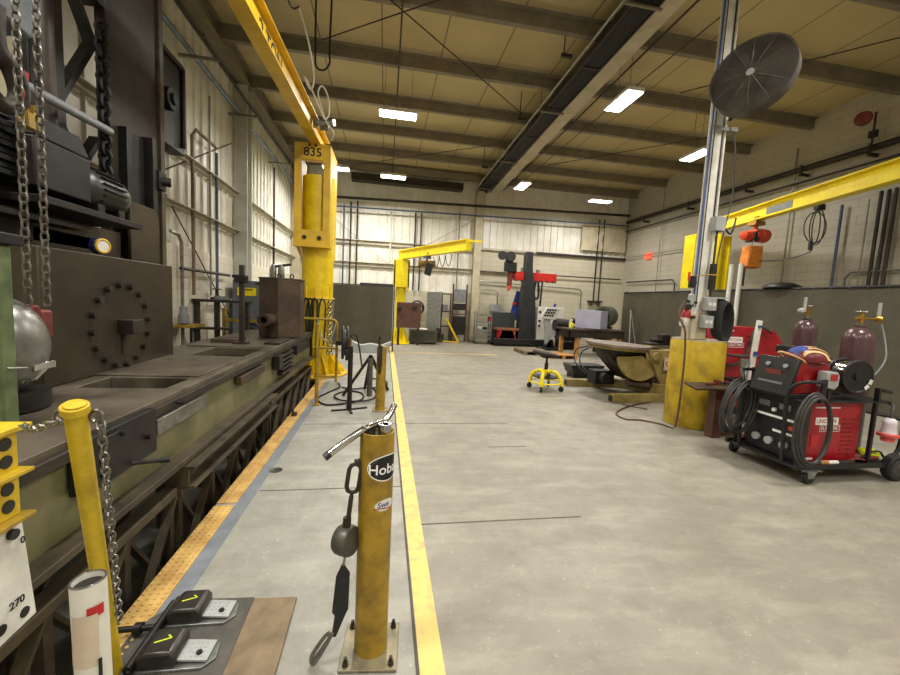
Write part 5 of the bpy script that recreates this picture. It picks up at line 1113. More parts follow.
for y in (2.99, 3.80):
    c = part(t, 'caster', MB().lathe([(0.01,-0.022),(0.055,-0.022),(0.064,-0.01),(0.064,0.01),(0.055,0.022),(0.01,0.022)], (4.14, y, 0.064), (0,1,0)), RUBBER)
    part(c, 'fork', MB().prism([(-0.03,0.0),(0.03,0.0),(0.075,0.075),(-0.045,0.075)], (4.14, y-0.026, 0.062), X, Z, 0.004).prism([(-0.03,0.0),(0.03,0.0),(0.075,0.075),(-0.045,0.075)], (4.14, y+0.03, 0.062), X, Z, 0.004), GALV)
    part(c, 'mount_plate', MB().box((4.05, y-0.04, 0.136), (4.26, y+0.05, 0.142)), GALV)
for y in (3.0, 3.82):
    c = part(t, 'wheel', MB().lathe([(0.03,-0.04),(0.09,-0.04),(0.12,-0.045),(0.138,-0.03),(0.14,0.0),(0.138,0.03),(0.12,0.045),(0.09,0.04),(0.03,0.04)], (5.22, y, 0.14), (0,1,0), 32), RUBBER)
    part(c, 'rim', MB().lathe([(0.015,-0.05),(0.03,-0.05),(0.035,-0.044),(0.085,-0.043),(0.09,-0.03)], (5.22, y, 0.14), (0,1,0)), mat('wheel_rim', (66,64,60), (50,48,46), 0.5))
part(t, 'axle', MB().cyl((5.22, 2.95, 0.14), (5.22, 3.86, 0.14), 0.012), STEEL)
part(t, 'brace', MB().bar((4.7, 3.2, 0.13), (5.2, 3.2, 0.06), 0.03, 0.02), BLACK)

wl = thing('welding_machine', 'red welding power source standing on the deck of the welder cart', 'welder', (4.5, 3.4, 0.166))
part(wl, 'case', MB().box((4.16, 3.09, 0.167), (4.84, 3.66, 0.795)), RED, 0.012)
fp = part(wl, 'front_panel', MB().box((4.115, 3.10, 0.17), (4.16, 3.65, 0.79)), BLACK, 0.008)
part(fp, 'knob', MB().cyl((4.09, 3.36, 0.64), (4.115, 3.36, 0.64), 0.02), WHITEI)
part(fp, 'display', MB().box((4.111, 3.2, 0.66), (4.116, 3.32, 0.72)), GREY); part(fp, 'display', MB().box((4.111, 3.42, 0.66), (4.116, 3.54, 0.72)), GREY)
part(fp, 'label_strip', MB().box((4.111, 3.14, 0.555), (4.116, 3.6, 0.58)), WHITEI); part(fp, 'label_strip', MB().box((4.111, 3.14, 0.41), (4.116, 3.36, 0.435)), WHITEI)
for y in (3.22, 3.38, 3.52): part(fp, 'outlet', MB().cyl((4.085, y, 0.3), (4.116, y, 0.3), 0.04), LGREY)
part(fp, 'switch', MB().box((4.108, 3.15, 0.47), (4.116, 3.2, 0.51)), ORED)
part(fp, 'side_trim', MB().box((4.113, 3.078, 0.18), (4.2, 3.102, 0.78)), mat('panel_brown', (58,46,40), (44,36,32), 0.5), 0.003)
logo(wl, (4.43, 3.0885, 0.56), X, Z, 1.0)
m = MB()
for i in range(9):
    z = 0.25 + i*0.045; m.box((4.62, 3.083, z), (4.70, 3.089, z+0.012)).box((4.72, 3.083, z), (4.80, 3.089, z+0.012))
part(wl, 'louvre', m, mat('louvre_red', (140,20,30), (118,14,22), 0.4))
part(wl, 'pinstripe', MB().box((4.26, 3.086, 0.73), (4.56, 3.0895, 0.742)), PAPER); part(wl, 'pinstripe', MB().box((4.22, 3.086, 0.20), (4.30, 3.0895, 0.222)), PAPER)
part(wl, 'model_stripe', MB().box((4.25, 3.0865, 0.33), (4.35, 3.0895, 0.46)), INKR)

wf = thing('wire_feeder', 'red wire feeder with a black control panel on top of the welder cart', 'wire feeder', (4.3, 3.3, 0.816))
part(wf, 'base', MB().box((3.98, 3.12, 0.816), (4.6, 3.56, 0.86)), BLACK, 0.005)
part(wf, 'case', MB().prism([(0,0),(0.42,0),(0.42,0.30),(0.05,0.33)], (4.02, 3.14, 0.86), X, Z, -0.36), RED, 0.012)
pp = part(wf, 'control_panel', MB().prism([(-0.085,-0.02),(-0.045,-0.02),(0.055,0.345),(0.01,0.35)], (4.02, 3.12, 0.86), X, Z, -0.40), BLACK, 0.008)
for y, z in ((3.22, 0.27), (3.40, 0.27)):
    x = 4.02 - 0.085 + 0.098*(z+0.02)/0.37; part(pp, 'knob', MB().cyl((x-0.02, y, 0.86+z), (x+0.005, y, 0.86+z-0.005), 0.02), LGREY)
part(pp, 'display', MB().bar((3.99, 3.24, 1.05), (3.99, 3.40, 1.05), 0.012, 0.05), REDO)
part(pp, 'button_row', MB().bar((3.962, 3.2, 0.95), (3.962, 3.45, 0.95), 0.012, 0.02), GREY)
part(wf, 'side_vent', MB().box((4.12, 3.134, 0.95), (4.20, 3.142, 1.05)), INKR)
part(wf, 'drive_panel', MB().box((4.44, 3.15, 0.86), (4.62, 3.5, 1.10)), BLACK, 0.01)
part(wf, 'spool_arm', MB().box((4.60, 3.28, 0.816), (4.68, 3.42, 1.1)).bar((4.64, 3.35, 1.05), (4.72, 3.15, 1.05), 0.05, 0.05), BLACK, 0.006)
SPC = V((4.70, 3.15, 1.06)); sa = V((-0.115, -0.994, 0.0)).normalized()
sp = thing('wire_spool', 'black rimmed spool of bright welding wire beside the wire feeder', 'spool', SPC - Z*0.17)
part(sp, 'flange', MB().pipe(SPC + sa*0.075, SPC + sa*0.085, 0.165, 0.06, 40), BLACK)
part(sp, 'flange', MB().pipe(SPC - sa*0.085, SPC - sa*0.075, 0.165, 0.06, 40), BLACK)
part(sp, 'flange_rim', MB().torus(SPC + sa*0.08, 0.16, 0.012, sa, 40, 6).torus(SPC - sa*0.08, 0.16, 0.012, sa, 40, 6), BLACK)
part(sp, 'wire_winding', MB().cyl(SPC - sa*0.074, SPC + sa*0.074, 0.145, n=40), CHROME)
part(sp, 'core', MB().pipe(SPC + sa*0.086, SPC - sa*0.086, 0.07, 0.03, 28).cyl(SPC + sa*0.05, SPC + sa*0.10, 0.045), BLACK)
e1, e2 = perp(sa)
for a in (3.5, 3.95): 
    e = (Z*math.sin(a) + sa.cross(Z)*math.cos(a)); part(sp, 'label', MB().obox(SPC + sa*0.094 + e*0.14, (0.05, 0.036, 0.002), Matrix((e.cross(sa), e, sa)).transposed()), PAPER)
tg = thing('wire_gun_box', 'small white box with a dark red label clamped near the cart handle', 'box', (4.36, 3.05, 0.9))
part(tg, 'body', MB().prism([(-0.06,-0.07),(0.04,-0.09),(0.085,-0.05),(0.085,0.05),(0.06,0.085),(-0.06,0.09)], (4.32, 3.02, 1.02), X, Z, -0.1), LGREY, 0.01)
part(tg, 'label', MB().box((4.29, 2.995+0.022, 1.02), (4.375, 3.019, 1.085)), INKR)
part(tg, 'post', MB().box((4.33, 3.05, 0.816), (4.37, 3.1, 0.95)), BLACK)
def helmet(c, yaw, shell, label, flag):
    t = thing('welding_helmet', label, 'helmet', c, 'welding helmets on the wire feeder', rotz=yaw)
    m = MB(); n, k = 24, 10; vs = []
    for j in range(k+1):
        ph = (PI*0.56)*j/k
        for i in range(n): 
            a = 2*PI*i/n; vs.append((0.185*math.sin(ph)*math.cos(a)*(1.12 if math.cos(a) > 0 else 1.0), 0.135*math.sin(ph)*math.sin(a), 0.02 + 0.13*math.cos(ph)))
    fs = [(j*n+i, j*n+(i+1) % n, (j+1)*n+(i+1) % n, (j+1)*n+i) for j in range(k) for i in range(n)]
    part(t, 'shell', m.add(vs, fs), shell, 0)
    if flag:
        for q in range(5):
            y0 = -0.11 + 0.036*q; m = MB(); vs = []
            for i in range(13):
                x = -0.10 + 0.27*i/12
                for dy in (0, 0.017):
                    y = y0 + dy; xx = x/(0.207 if x > 0 else 0.185)
                    z = 0.02 + 0.13*math.sqrt(max(0, 1 - xx**2 - (y/0.135)**2)) if xx**2 + (y/0.135)**2 < 1 else 0.02
                    vs.append((x, y, z + 0.004))
            part(t, 'stripe', m.add(vs, [(2*i, 2*i+1, 2*i+3, 2*i+2) for i in range(12)]), mat('stripe_cream', (232,196,140), (214,176,120), 0.5) if q == 0 else bpy.data.materials['stripe_cream'])
        vs = []
        for i in range(5):
            for j in range(5):
                x, y = -0.16 + 0.03*i, -0.08 + 0.03*j; r2 = (x/0.185)**2 + (y/0.135)**2
                vs.append((x, y, 0.026 + 0.13*math.sqrt(max(0, 1-r2))))
        part(t, 'blue_field', MB().add(vs, [(i*5+j, i*5+j+1, (i+1)*5+j+1, (i+1)*5+j) for i in range(4) for j in range(4)]), ROYAL)
        part(t, 'headband', MB().torus((-0.13, 0, 0.02), 0.12, 0.012, (0.55,0,1), 24, 6), mat('tan_band', (196,150,100), (176,130,84), 0.6))
    else:
        part(t, 'lens_frame', MB().box((-0.20, -0.08, 0.07), (-0.02, 0.08, 0.155)), BLACK, 0.012)
        part(t, 'side_knob', MB().cyl((0.1, -0.15, 0.08), (0.1, -0.11, 0.08), 0.03), WHITE)
    return t
helmet((4.23, 3.22, 1.185), -0.25, mat('flag_red', (116,34,36), (92,26,30), 0.35), 'welding helmet painted with a stars and stripes pattern, on the wire feeder', True)
helmet((4.40, 3.45, 1.165), 0.1, mat('helmet_grey', (92,92,94), (70,70,72), 0.35), 'grey welding helmet with a black lens frame behind the striped one', False)
solo('white_bottle', MB().lathe([(0.03,0),(0.04,0.02),(0.04,0.08),(0.015,0.1),(0.01,0.12)], (4.66, 3.52, 1.17)).box((4.58, 3.42, 0.816), (4.74, 3.6, 1.17)), WHITE, 'small white bottle top showing behind the wire spool', 'bottle')
# cables on the cart
m = MB()
for k in range(3):
    pts = [(4.06+0.20*math.cos(a)*(1-0.06*k)+0.01*k, 2.955-0.012*k, 0.55+(0.36-0.02*k)*math.sin(a)) for a in [PI*0.5 - 2*PI*i/16 for i in range(16)]]
    m.tube(spl(pts, 3, True), 0.013, 8, True)
solo('welding_cable', m, CABLE, 'grey welding cable looped on the near handle of the welder cart', 'cable')
m = MB()
for k in range(6):
    pts = [(3.90+0.012*k+(0.135+0.012*(k % 3))*math.cos(a)+0.05*math.sin(a), 3.66-0.02*k, 0.60+(0.30-0.02*(k*5 % 4))*math.sin(a)) for a in [2*PI*i/16 for i in range(16)]]
    m.tube(spl(pts, 3, True), 0.013, 8, True)
solo('welding_cable', m, CABLE, 'thick coil of welding cables on the far handle of the cart beside the bench', 'cable')
t = thing('welding_gun', 'welding gun with an orange sleeve lying on the near side rail of the cart', 'welding gun', (4.4, 3.0, 0.19))
part(t, 'cable_end', MB().tube(spl([(4.12,2.98,0.21),(4.2,2.985,0.215),(4.27,2.99,0.215)], 4), 0.017, 8), CABLE)
part(t, 'sleeve', MB().cyl((4.26, 2.99, 0.214), (4.35, 2.99, 0.214), 0.02), WOODO); part(t, 'nozzle', MB().cyl((4.35, 2.99, 0.212), (4.48, 2.995, 0.21), 0.017), PAPER); part(t, 'grip', MB().cyl((4.48, 2.995, 0.21), (4.68, 3.0, 0.207), 0.018), BLACK)
solo('trigger_cable', MB().tube(spl([(4.6,3.0,0.21),(4.75,3.02,0.23),(4.9,3.05,0.2),(5.0,3.1,0.2)], 6), 0.012, 6), REDO, 'dark red cord end on the cart deck beside the gloves', 'cord')
t = thing('tool_bag', 'brown bag with hi-vis yellow gloves on top on the cart deck', 'bag', (5.0, 3.15, 0.166))
part(t, 'bag', MB().ball((5.0, 3.14, 0.215), 0.09, (2.0,1.1,0.52), 20, 10), REDO)
part(t, 'gloves', MB().prism([(-0.12,-0.04),(0.1,-0.05),(0.14,0.01),(0.1,0.05),(-0.1,0.05)], (5.02, 3.11, 0.245), V((1,0,-0.1)), V((0,0.75,0.55)), 0.035), YGREEN, 0.012, label='hi-vis yellow gloves')
part(t, 'strap', MB().tube(spl([(4.88,3.06,0.22),(4.96,3.05,0.28),(5.08,3.05,0.285),(5.16,3.06,0.22)], 6), 0.01, 6), BLACK)
t = thing('power_plug', 'large white and coral red power plug hanging at the rear of the welder cart', 'plug', (5.1, 3.02, 0.45))
pc = V((5.04, 2.98, 0))
part(t, 'body', MB().lathe([(0.03,0.0),(0.05,-0.02),(0.055,-0.05),(0.05,-0.07),(0.056,-0.13),(0.06,-0.15)], pc + Z*0.66), mat('plug_white', (226,216,222), (206,196,204), 0.4))
part(t, 'collar', MB().lathe([(0.06,0.0),(0.082,-0.01),(0.082,-0.035),(0.05,-0.05),(0.05,-0.085),(0.03,-0.09)], pc + Z*0.51), PINK, label='coral red collar')
part(t, 'cord', MB().tube(spl([pc + Z*0.65, pc + V((0.01,0,0.72)), pc + V((0.06,0.03,0.78)), pc + V((0.08,0.1,0.80))], 6), 0.013, 8), CABLE)
part(bpy.data.objects['welder_cart'], 'push_handle', MB().tube(spl([(5.26,3.06,0.2),(5.34,3.06,0.3),(5.36,3.06,0.5),(5.34,3.06,0.75),(5.31,3.06,0.9),(5.32,3.06,0.98)], 6), 0.02, 10), RUBBER)
part(bpy.data.objects['welder_cart'], 'torch_holder', MB().cyl((4.95, 3.05, 0.93), (5.02, 3.05, 0.92), 0.012).cyl((5.0, 3.05, 0.925), (5.11, 3.05, 0.91), 0.018).box((4.93,3.03,0.815),(4.96,3.07,0.95)), BLACK)

def gas_cylinder(c, r, h, label, band):
    c = V(c); t = thing('gas_cylinder', label, 'gas cylinder', c)
    prof = [(r*0.9,0.0),(r,0.02),(r,h-0.16)] + [(r*math.cos(a), h-0.16 + 0.145*math.sin(a)) for a in [0.2,0.45,0.7,0.95,1.15]] + [(0.045, h*0.985),(0.045,h*1.0)]
    part(t, 'body', MB().lathe(prof, c, n=36), MAROON)
    part(t, 'collar', MB().cyl(c + Z*h, c + Z*(h+0.03), 0.04), STEEL)
    v = part(t, 'valve', MB().cyl(c + Z*(h+0.03), c + Z*(h+0.14), 0.022).cyl(c + V((-0.07,0,h+0.08)), c + V((0.05,0,h+0.08)), 0.018), BRASS)
    part(v, 'hand_wheel', MB().lathe([(0.01,0),(0.045,0),(0.05,0.01),(0.045,0.022),(0.01,0.022)], c + Z*(h+0.14)), STEEL)
    return t
g1 = gas_cylinder((5.16, 3.42, 0.166), 0.135, 1.40, 'maroon gas cylinder standing on the rear of the welder cart', False)
c1 = V((5.16, 3.42, 0.166+1.40))
part(g1, 'regulator', MB().cyl(c1 + V((0.05,0,0.08)), c1 + V((0.16,-0.02,0.08)), 0.016).lathe([(0.03,-0.02),(0.04,0),(0.03,0.03)], c1 + V((0.2,-0.03,0.08)), (0.3,-0.9,0)), BRASS)
part(g1, 'flow_tube', MB().cyl(c1 + V((0.2,-0.02,0.1)), c1 + V((0.2,-0.02,0.26)), 0.016), LGREY)
solo('gas_hose', MB().tube(spl([c1 + V((0.22,-0.03,0.06)), c1 + V((0.21,-0.1,-0.15)), c1 + V((0.12,-0.18,-0.35)), c1 + V((-0.04,-0.2,-0.53)), c1 + V((-0.2,-0.2,-0.68))], 8), 0.008, 6), GREY, 'thin grey gas hose hanging from the cylinder on the cart to the feeder', 'hose')
g2 = gas_cylinder((5.22, 4.02, 0.0), 0.118, 1.62, 'maroon gas cylinder with white labels between the two red welders', True)
part(g2, 'shoulder_label', cpatch(5.22, 4.02, 1.37, 1.43, -0.5, 1.0, 0.115), PAPER); part(g2, 'label', cpatch(5.22, 4.02, 1.1, 1.28, 0.25, 0.85, 0.1192), PAPER)
part(g2, 'flow_tube', MB().cyl((5.14, 4.0, 1.70), (5.14, 4.0, 1.88), 0.017).lathe([(0.03,-0.02),(0.036,0.01),(0.02,0.03)], (5.09, 4.0, 1.71), (-0.4,-0.9,0)), LGREY)

# back welder
bx0, bx1, by0, by1 = 5.16, 6.42, 5.25, 5.95
t = thing('welding_machine', 'large red engine style welder standing behind the yellow pedestal', 'welder', (5.45, 5.6, 0))
part(t, 'case', MB().prism([(0,0),(0.82,0),(0.82,0.82),(0.72,0.86),(0.02,0.86),(0,0.7)], (bx0, by0, 0.58), X, Z, -0.7), RED, 0.025)
part(t, 'lower_case', MB().box((bx0+0.08, by0-0.05, 0.62), (bx0+0.78, by0+0.02, 1.02)).box((bx0, by0+0.01, 0.14), (bx1-0.2, by1, 0.58)), REDO if False else RED, 0.015)
part(t, 'end_cover', MB().prism([(0,0),(0.2,0),(0.46,0.12),(0.46,0.5),(0.3,0.68),(0,0.70)], (bx0+0.82, by0+0.02, 0.72), X, Z, -0.66), RED, 0.03)
part(t, 'end_panel', MB().box((bx0+0.8, by0+0.03, 0.2), (bx1, by1-0.02, 0.72)), BLACK, 0.01)
part(t, 'side_panel', MB().box((bx0-0.06, by0+0.05, 0.3), (bx0, by1-0.05, 1.1)), BLACK, 0.01)
logo(t, (bx0+0.33, by0-0.003, 1.19), X, Z, 1.15)
part(t, 'pinstripe', MB().box((bx0+0.06, by0-0.004, 1.365), (bx0+0.3, by0-0.0005, 1.38)), PAPER); part(t, 'pinstripe', MB().box((bx0+0.42, by0-0.055, 0.90), (bx0+0.54, by0-0.049, 0.925)), PAPER)
part(t, 'unit_number', MB().text('27', 0.22, (bx0+0.66, by0-0.002, 1.22), X, Z, 0.002), mat('dark_red_ink', (96,16,24), (80,12,18), 0.5))
part(t, 'skid', MB().box((bx0-0.02, by0+0.05, 0.0), (bx1, by0+0.13, 0.14)).box((bx0-0.02, by1-0.13, 0.0), (bx1, by1-0.05, 0.14)), BLACK)
part(t, 'exhaust_cap', MB().lathe([(0.075,0),(0.078,0.09),(0.06,0.15),(0.02,0.165)], (bx0+0.58, by0+0.42, 1.44)), BLACK)
part(t, 'lifting_bail', MB().box((bx0+0.08, by0+0.3, 1.44), (bx0+0.42, by0+0.42, 1.52)).cyl((bx0+0.15, by0+0.36, 1.5), (bx0+0.15, by0+0.36, 1.68), 0.05), BLACK, 0.01)
part(t, 'control_knob', MB().cyl((bx0+0.80, by0-0.02, 0.85), (bx0+0.80, by0+0.02, 0.85), 0.03), LGREY)
solo('power_cable', MB().tube(spl([(bx0+0.98,by0-0.03,1.36),(bx0+0.75,by0-0.06,1.44),(bx0+0.58,by0-0.08,1.36),(bx0+0.52,by0-0.09,1.1),(bx0+0.40,by0-0.09,0.90),(bx0+0.2,by0-0.08,0.84),(bx0+0.0,by0-0.06,0.9)], 8), 0.02, 8), CABLE, 'thick dark cable draped across the front of the large back welder', 'cable')
solo('white_level', MB().bar((5.15, 4.62, 0.70), (5.24, 4.65, 1.56), 0.075, 0.03, up=Y), WHITE, 'white straight edge tool standing upright between the two welders', 'straight edge')
g = bpy.data.objects['white_level']; part(g, 'mark', MB().box((5.165, 4.60, 1.06), (5.215, 4.615, 1.12)), ROYAL); part(g, 'mark', MB().box((5.205, 4.61, 1.46), (5.25, 4.63, 1.49)), ROYAL)
t = thing('tool_stand', 'dark shelf stand holding the white straight edge between the welders', 'stand', (5.2, 4.75, 0))
part(t, 'shelf', MB().box((4.98, 4.66, 1.02), (5.5, 4.95, 1.04)), DARK); part(t, 'base_shelf', MB().box((4.98, 4.55, 0.66), (5.5, 4.95, 0.69)), DARK)
for x in (5.0, 5.48): part(t, 'leg', MB().box((x-0.02, 4.9, 0), (x+0.02, 4.94, 1.04)), DARK)
part(t, 'clamp', MB().box((5.0, 4.62, 0.86), (5.12, 4.66, 1.0)).cyl((5.05, 4.6, 0.72), (5.1, 4.64, 0.95), 0.02), GALV, 0.005)
# ================================================================= FAR BACK, left to right
J2 = V((0.56, 14.3, 0))
t = thing('jib_crane', 'small bright yellow jib crane by the back wall behind the olive screen', 'jib crane', J2)
part(t, 'base_plate', MB().cyl(J2 + Z*0.001, J2 + Z*0.03, 0.4, n=32), YELH)
for k in range(8):
    a = 2*PI*k/8; u = V((math.cos(a), math.sin(a), 0)); s = V((-u.y, u.x, 0))
    part(t, 'gusset', MB().prism([(0.17,0.03),(0.38,0.03),(0.36,0.1),(0.2,0.5),(0.17,0.5)], J2 - s*0.01, u, Z, 0.02), YELH)
part(t, 'mast', MB().cyl(J2 + Z*0.03, J2 + Z*2.9, 0.18, n=28), YELH)
part(t, 'head', MB().box((0.28, 14.05, 1.9), (0.34, 14.6, 3.0)).box((0.78, 14.05, 1.9), (0.84, 14.6, 3.0)).box((0.28, 14.05, 2.05), (0.84, 14.09, 3.0)).box((0.28, 14.05, 2.98), (0.84, 14.6, 3.04)), YELH, 0.008)
p0, p1 = V((0.45, 14.5, 3.22)), V((2.25, 10.7, 3.22))
m = MB(); ibeam(m, p0, p1, 0.32, 0.2, 0.018, 0.026); part(t, 'boom', m, YELH, 0.003)
bd = (p1-p0).normalized(); bs = bd.cross(Z)
part(t, 'end_plate', MB().obox(p1, (0.2, 0.02, 0.3), Matrix((bs, bd, Z)).transposed()), YELH)
part(t, 'boom_tip', MB().bar(p1 + Z*0.1, p1 + bd*0.3 + V((0.25,0.2,0.1)), 0.03, 0.05), YELH)
hp = p0 + bd*2.0
t = thing('chain_hoist', 'small dark chain hoist with a black bag under the short yellow jib boom', 'hoist', hp - Z*0.6)
part(t, 'trolley', MB().box((hp.x-0.12, hp.y-0.1, hp.z-0.25), (hp.x+0.12, hp.y+0.1, hp.z-0.165)).cyl((hp.x+0.03, hp.y-0.1, hp.z-0.12), (hp.x+0.03, hp.y-0.05, hp.z-0.12), 0.06), GREY)
part(t, 'motor', MB().cyl((hp.x-0.28, hp.y, hp.z-0.4), (hp.x+0.28, hp.y, hp.z-0.4), 0.1), mat('hoist_bronze', (150,120,50), (110,88,40), 0.4, 0.2))
part(t, 'suspension', MB().box((hp.x-0.03, hp.y-0.03, hp.z-0.34), (hp.x+0.03, hp.y+0.03, hp.z-0.24)), DARK)
part(t, 'chain_bag', MB().prism([(-0.12,-0.75),(0.08,-0.8),(0.16,-0.42),(-0.08,-0.38)], (hp.x+0.05, hp.y-0.12, hp.z), X, Z, -0.2), BLACK, 0.02)
m = MB()
for k in range(3): 
    a = hp + bd*(0.4+0.33*k) - Z*0.2; m.tube(spl([a, a + bd*0.08 - Z*(0.1+0.12), a + bd*0.2 - Z*0.34, a + bd*0.3 - Z*0.2, a + bd*0.33], 5), 0.012, 6)
part(t, 'festoon_cable', m, CABLE)
t = thing('plate_fixture', 'red brown steel plate fixture standing in front of the small jib mast', 'fixture', (0.88, 13.75, 0))
part(t, 'plate', MB().box((0.42, 13.7, 0.62), (1.28, 13.8, 1.52)), BROWN, 0.006)
for x in (0.52, 1.05): part(t, 'clamp', MB().cyl((x, 13.62, 1.28+0.06*(x > 1)), (x, 13.7, 1.28+0.06*(x > 1)), 0.075), BLACK)
for x in (0.5, 1.2): part(t, 'leg', MB().box((x-0.04, 13.7, 0), (x+0.04, 13.8, 0.62)), DARKB)
t = thing('steel_bin', 'dark green ribbed steel bin on the floor right of the small jib', 'bin', (1.45, 14.3, 0))
part(t, 'body', MB().box((0.96, 14.1, 0.06), (1.94, 14.8, 0.5)), mat('bin_green', (84,88,66), (64,68,50), 0.55, 0.1, 4), 0.006)
m = MB()
for z in (0.1, 0.2, 0.3, 0.4, 0.48): m.box((0.94, 14.08, z), (1.96, 14.82, z+0.035))
part(t, 'rib', m, OLIVD)
part(t, 'skid', MB().box((1.0, 14.12, 0), (1.1, 14.78, 0.06)).box((1.8, 14.12, 0), (1.9, 14.78, 0.06)), DARK)
solo('white_bundle', MB().ball((1.4, 14.4, 0.545), 0.2, (1.2, 0.8, 0.22)), WHITE, 'white bundle lying on the dark green bin', 'bundle')
solo('sheet_stack', MB().prism([(1.72,0.0),(2.2,0.0),(2.28,2.0),(1.68,1.95)], (-0.04,15.3,0.002), X, Z, 0.06).box((1.76, 15.32, 0.002), (2.16, 15.38, 1.9)), GALV, 'galvanised sheets standing on edge against the back wall', 'sheets', bev=0.003)
t = thing('storage_rack', 'narrow dark steel rack right of the galvanised sheets', 'rack', (2.4, 15.4, 0))
for x in (2.26, 2.62): part(t, 'post', MB().box((x-0.025, 15.38, 0), (x+0.025, 15.43, 1.95)), DARKB)
for z in (0.6, 1.2, 1.9): part(t, 'shelf', MB().box((2.28, 15.35, z), (2.62, 15.6, z+0.04)), DARKB)
part(t, 'bracket', MB().box((2.3, 15.3, 1.24), (2.5, 15.5, 1.5)), GREY)
t = thing('panel_rack', 'maroon frame rack with a grey electrical panel against the back wall', 'rack', (3.0, 15.5, 0))
for x in (2.72, 3.28): part(t, 'post', MB().box((x-0.03, 15.45, 0), (x+0.03, 15.52, 2.35)), mat('maroon_frame', (96,44,44), (76,34,34), 0.5))
for z in (0.5, 1.1, 1.45): part(t, 'rail', MB().box((2.72, 15.46, z), (3.28, 15.51, z+0.05)), BROWN)
part(t, 'panel', MB().box((2.77, 15.36, 1.62), (3.23, 15.5, 2.14)), GREY, 0.008)
part(t, 'dark_unit', MB().box((2.76, 15.3, 0.3), (3.24, 15.5, 1.05)).box((2.76, 15.4, 1.3), (3.24, 15.5, 1.56)), DARK, 0.01)
t = thing('step_ladder', 'small yellow step frame leaning before the maroon rack', 'steps', (2.8, 15.0, 0))
for y in (14.95, 15.25): part(t, 'rail', MB().bar((2.42, y, 0.95), (2.95, y, 0.02), 0.04, 0.05), YEL)
for k in range(5): part(t, 'rung', MB().bar((2.5+0.1*k, 14.95, 0.8-0.17*k), (2.5+0.1*k, 15.25, 0.8-0.17*k), 0.05, 0.02), YEL)
part(t, 'handle', MB().bar((2.3, 14.95, 0.06), (2.95, 14.95, 0.03), 0.04, 0.04), YEL)
solo('scrap_pile', MB().box((2.0, 15.0, 0.002), (2.35, 15.3, 0.32)).box((2.05, 14.95, 0.32), (2.2, 15.2, 0.55)), DARKB, 'dark stacked blocks on the floor before the narrow rack', 'blocks', bev=0.01)
solo('wall_hose', MB().torus((1.3, 15.7, 1.32), 0.26, 0.04, (0,1,0), 28, 6).torus((1.3, 15.66, 1.25), 0.22, 0.03, (0,1,0.1), 28, 6), CABLE, 'dark hose coil hung on the back wall between the jib and the sheets', 'hose')
t = thing('tool_cart', 'grey tubular tool cart with four shelves in front of the pale wall column', 'cart', (3.9, 15.0, 0))
for x in (3.6, 4.2):
    for y in (14.8, 15.2): part(t, 'post', MB().cyl((x, y, 0.08), (x, y, 1.3), 0.022), GALV)
for z in (0.2, 0.52, 0.84, 1.12): part(t, 'shelf', MB().box((3.6, 14.8, z), (4.2, 15.2, z+0.03)).box((3.6, 14.78, z), (4.2, 14.8, z+0.07)), GALV)
for x in (3.6, 4.2):
    for y in (14.8, 15.2): part(t, 'caster', MB().cyl((x-0.02, y, 0.041), (x+0.02, y, 0.041), 0.04), BLACK)
solo('red_hose_wrap', MB().box((4.12, 14.85, 0.876), (4.18, 15.15, 1.1)), REDB, 'red item at the right end of the grey tool cart', 'hose')
solo('white_cap_pile', MB().ball((3.8, 14.95, 0.645), 0.11, (1.2,1,0.85)), WHITE, 'white cap lying on the tool cart shelf', 'cap')
solo('dark_case', MB().box((3.85, 14.85, 0.551), (4.05, 15.1, 0.68)), BLACK, 'dark case on the tool cart shelf beside the white cap', 'case')
# manipulator
t = thing('welding_manipulator', 'black and red welding column and boom manipulator against the back wall', 'manipulator', (5.5, 14.9, 0))
part(t, 'base', MB().box((4.2, 14.3, 0.1), (6.6, 15.3, 0.3)), BLACK, 0.015)
for x in (4.4, 6.4): part(t, 'rail_shoe', MB().box((x-0.15, 14.35, 0.0), (x+0.15, 15.25, 0.1)), DARK)
part(t, 'column', MB().prism([(-0.36,0.3),(0.32,0.3),(0.26,1.75),(0.06,3.05),(0.04,3.68),(-0.2,3.68),(-0.2,3.05),(-0.3,1.75)], (5.54, 14.75, 0.0), X, Z, 0.4), mat('manip_black', (40,42,44), (28,30,32), 0.45), 0.01)
part(t, 'column_collar', MB().box((5.2, 14.7, 1.7), (5.84, 15.2, 1.78)), BLACK, 0.005)
part(t, 'boom', MB().box((4.9, 14.55, 2.6), (6.7, 14.75, 2.92)), REDB, 0.012)
m = MB()
for k in range(7): m.box((5.0+0.26*k, 14.53, 2.57), (5.14+0.26*k, 14.78, 2.6))
part(t, 'boom_rack', m, REDO)
part(t, 'mount', MB().box((5.3, 14.7, 2.92), (5.75, 14.9, 3.1)).cyl((5.95, 14.7, 2.92), (5.95, 14.7, 3.05), 0.08), GREY)
part(t, 'panel_back', MB().box((4.2, 14.9, 0.3), (5.2, 15.0, 1.3)), mat('manip_grey', (52,58,60), (40,46,48), 0.5), 0.008)
part(t, 'turntable', MB().box((4.3, 14.35, 0.62), (5.25, 14.85, 0.7)), mat('turntable_brown', (140,86,56), (110,66,44), 0.5), 0.004)
part(t, 'turntable_base', MB().prism([(0.1,0.3),(0.8,0.3),(0.62,0.62),(0.22,0.62)], (4.32, 14.4, 0), X, Z, -0.01).box((4.42, 14.4, 0.3), (5.05, 14.75, 0.62)), REDB, 0.008)
part(t, 'brand_badge', MB().box((5.42, 14.735, 0.95), (5.5, 14.745, 1.4)), mat('badge_blue', (96,142,176), (80,120,150), 0.5))
hd = part(t, 'head_slide', MB().box((4.7, 14.5, 2.35), (4.85, 14.7, 3.65)).box((4.85, 14.55, 2.6), (4.95, 14.75, 2.95)), REDO, 0.01)
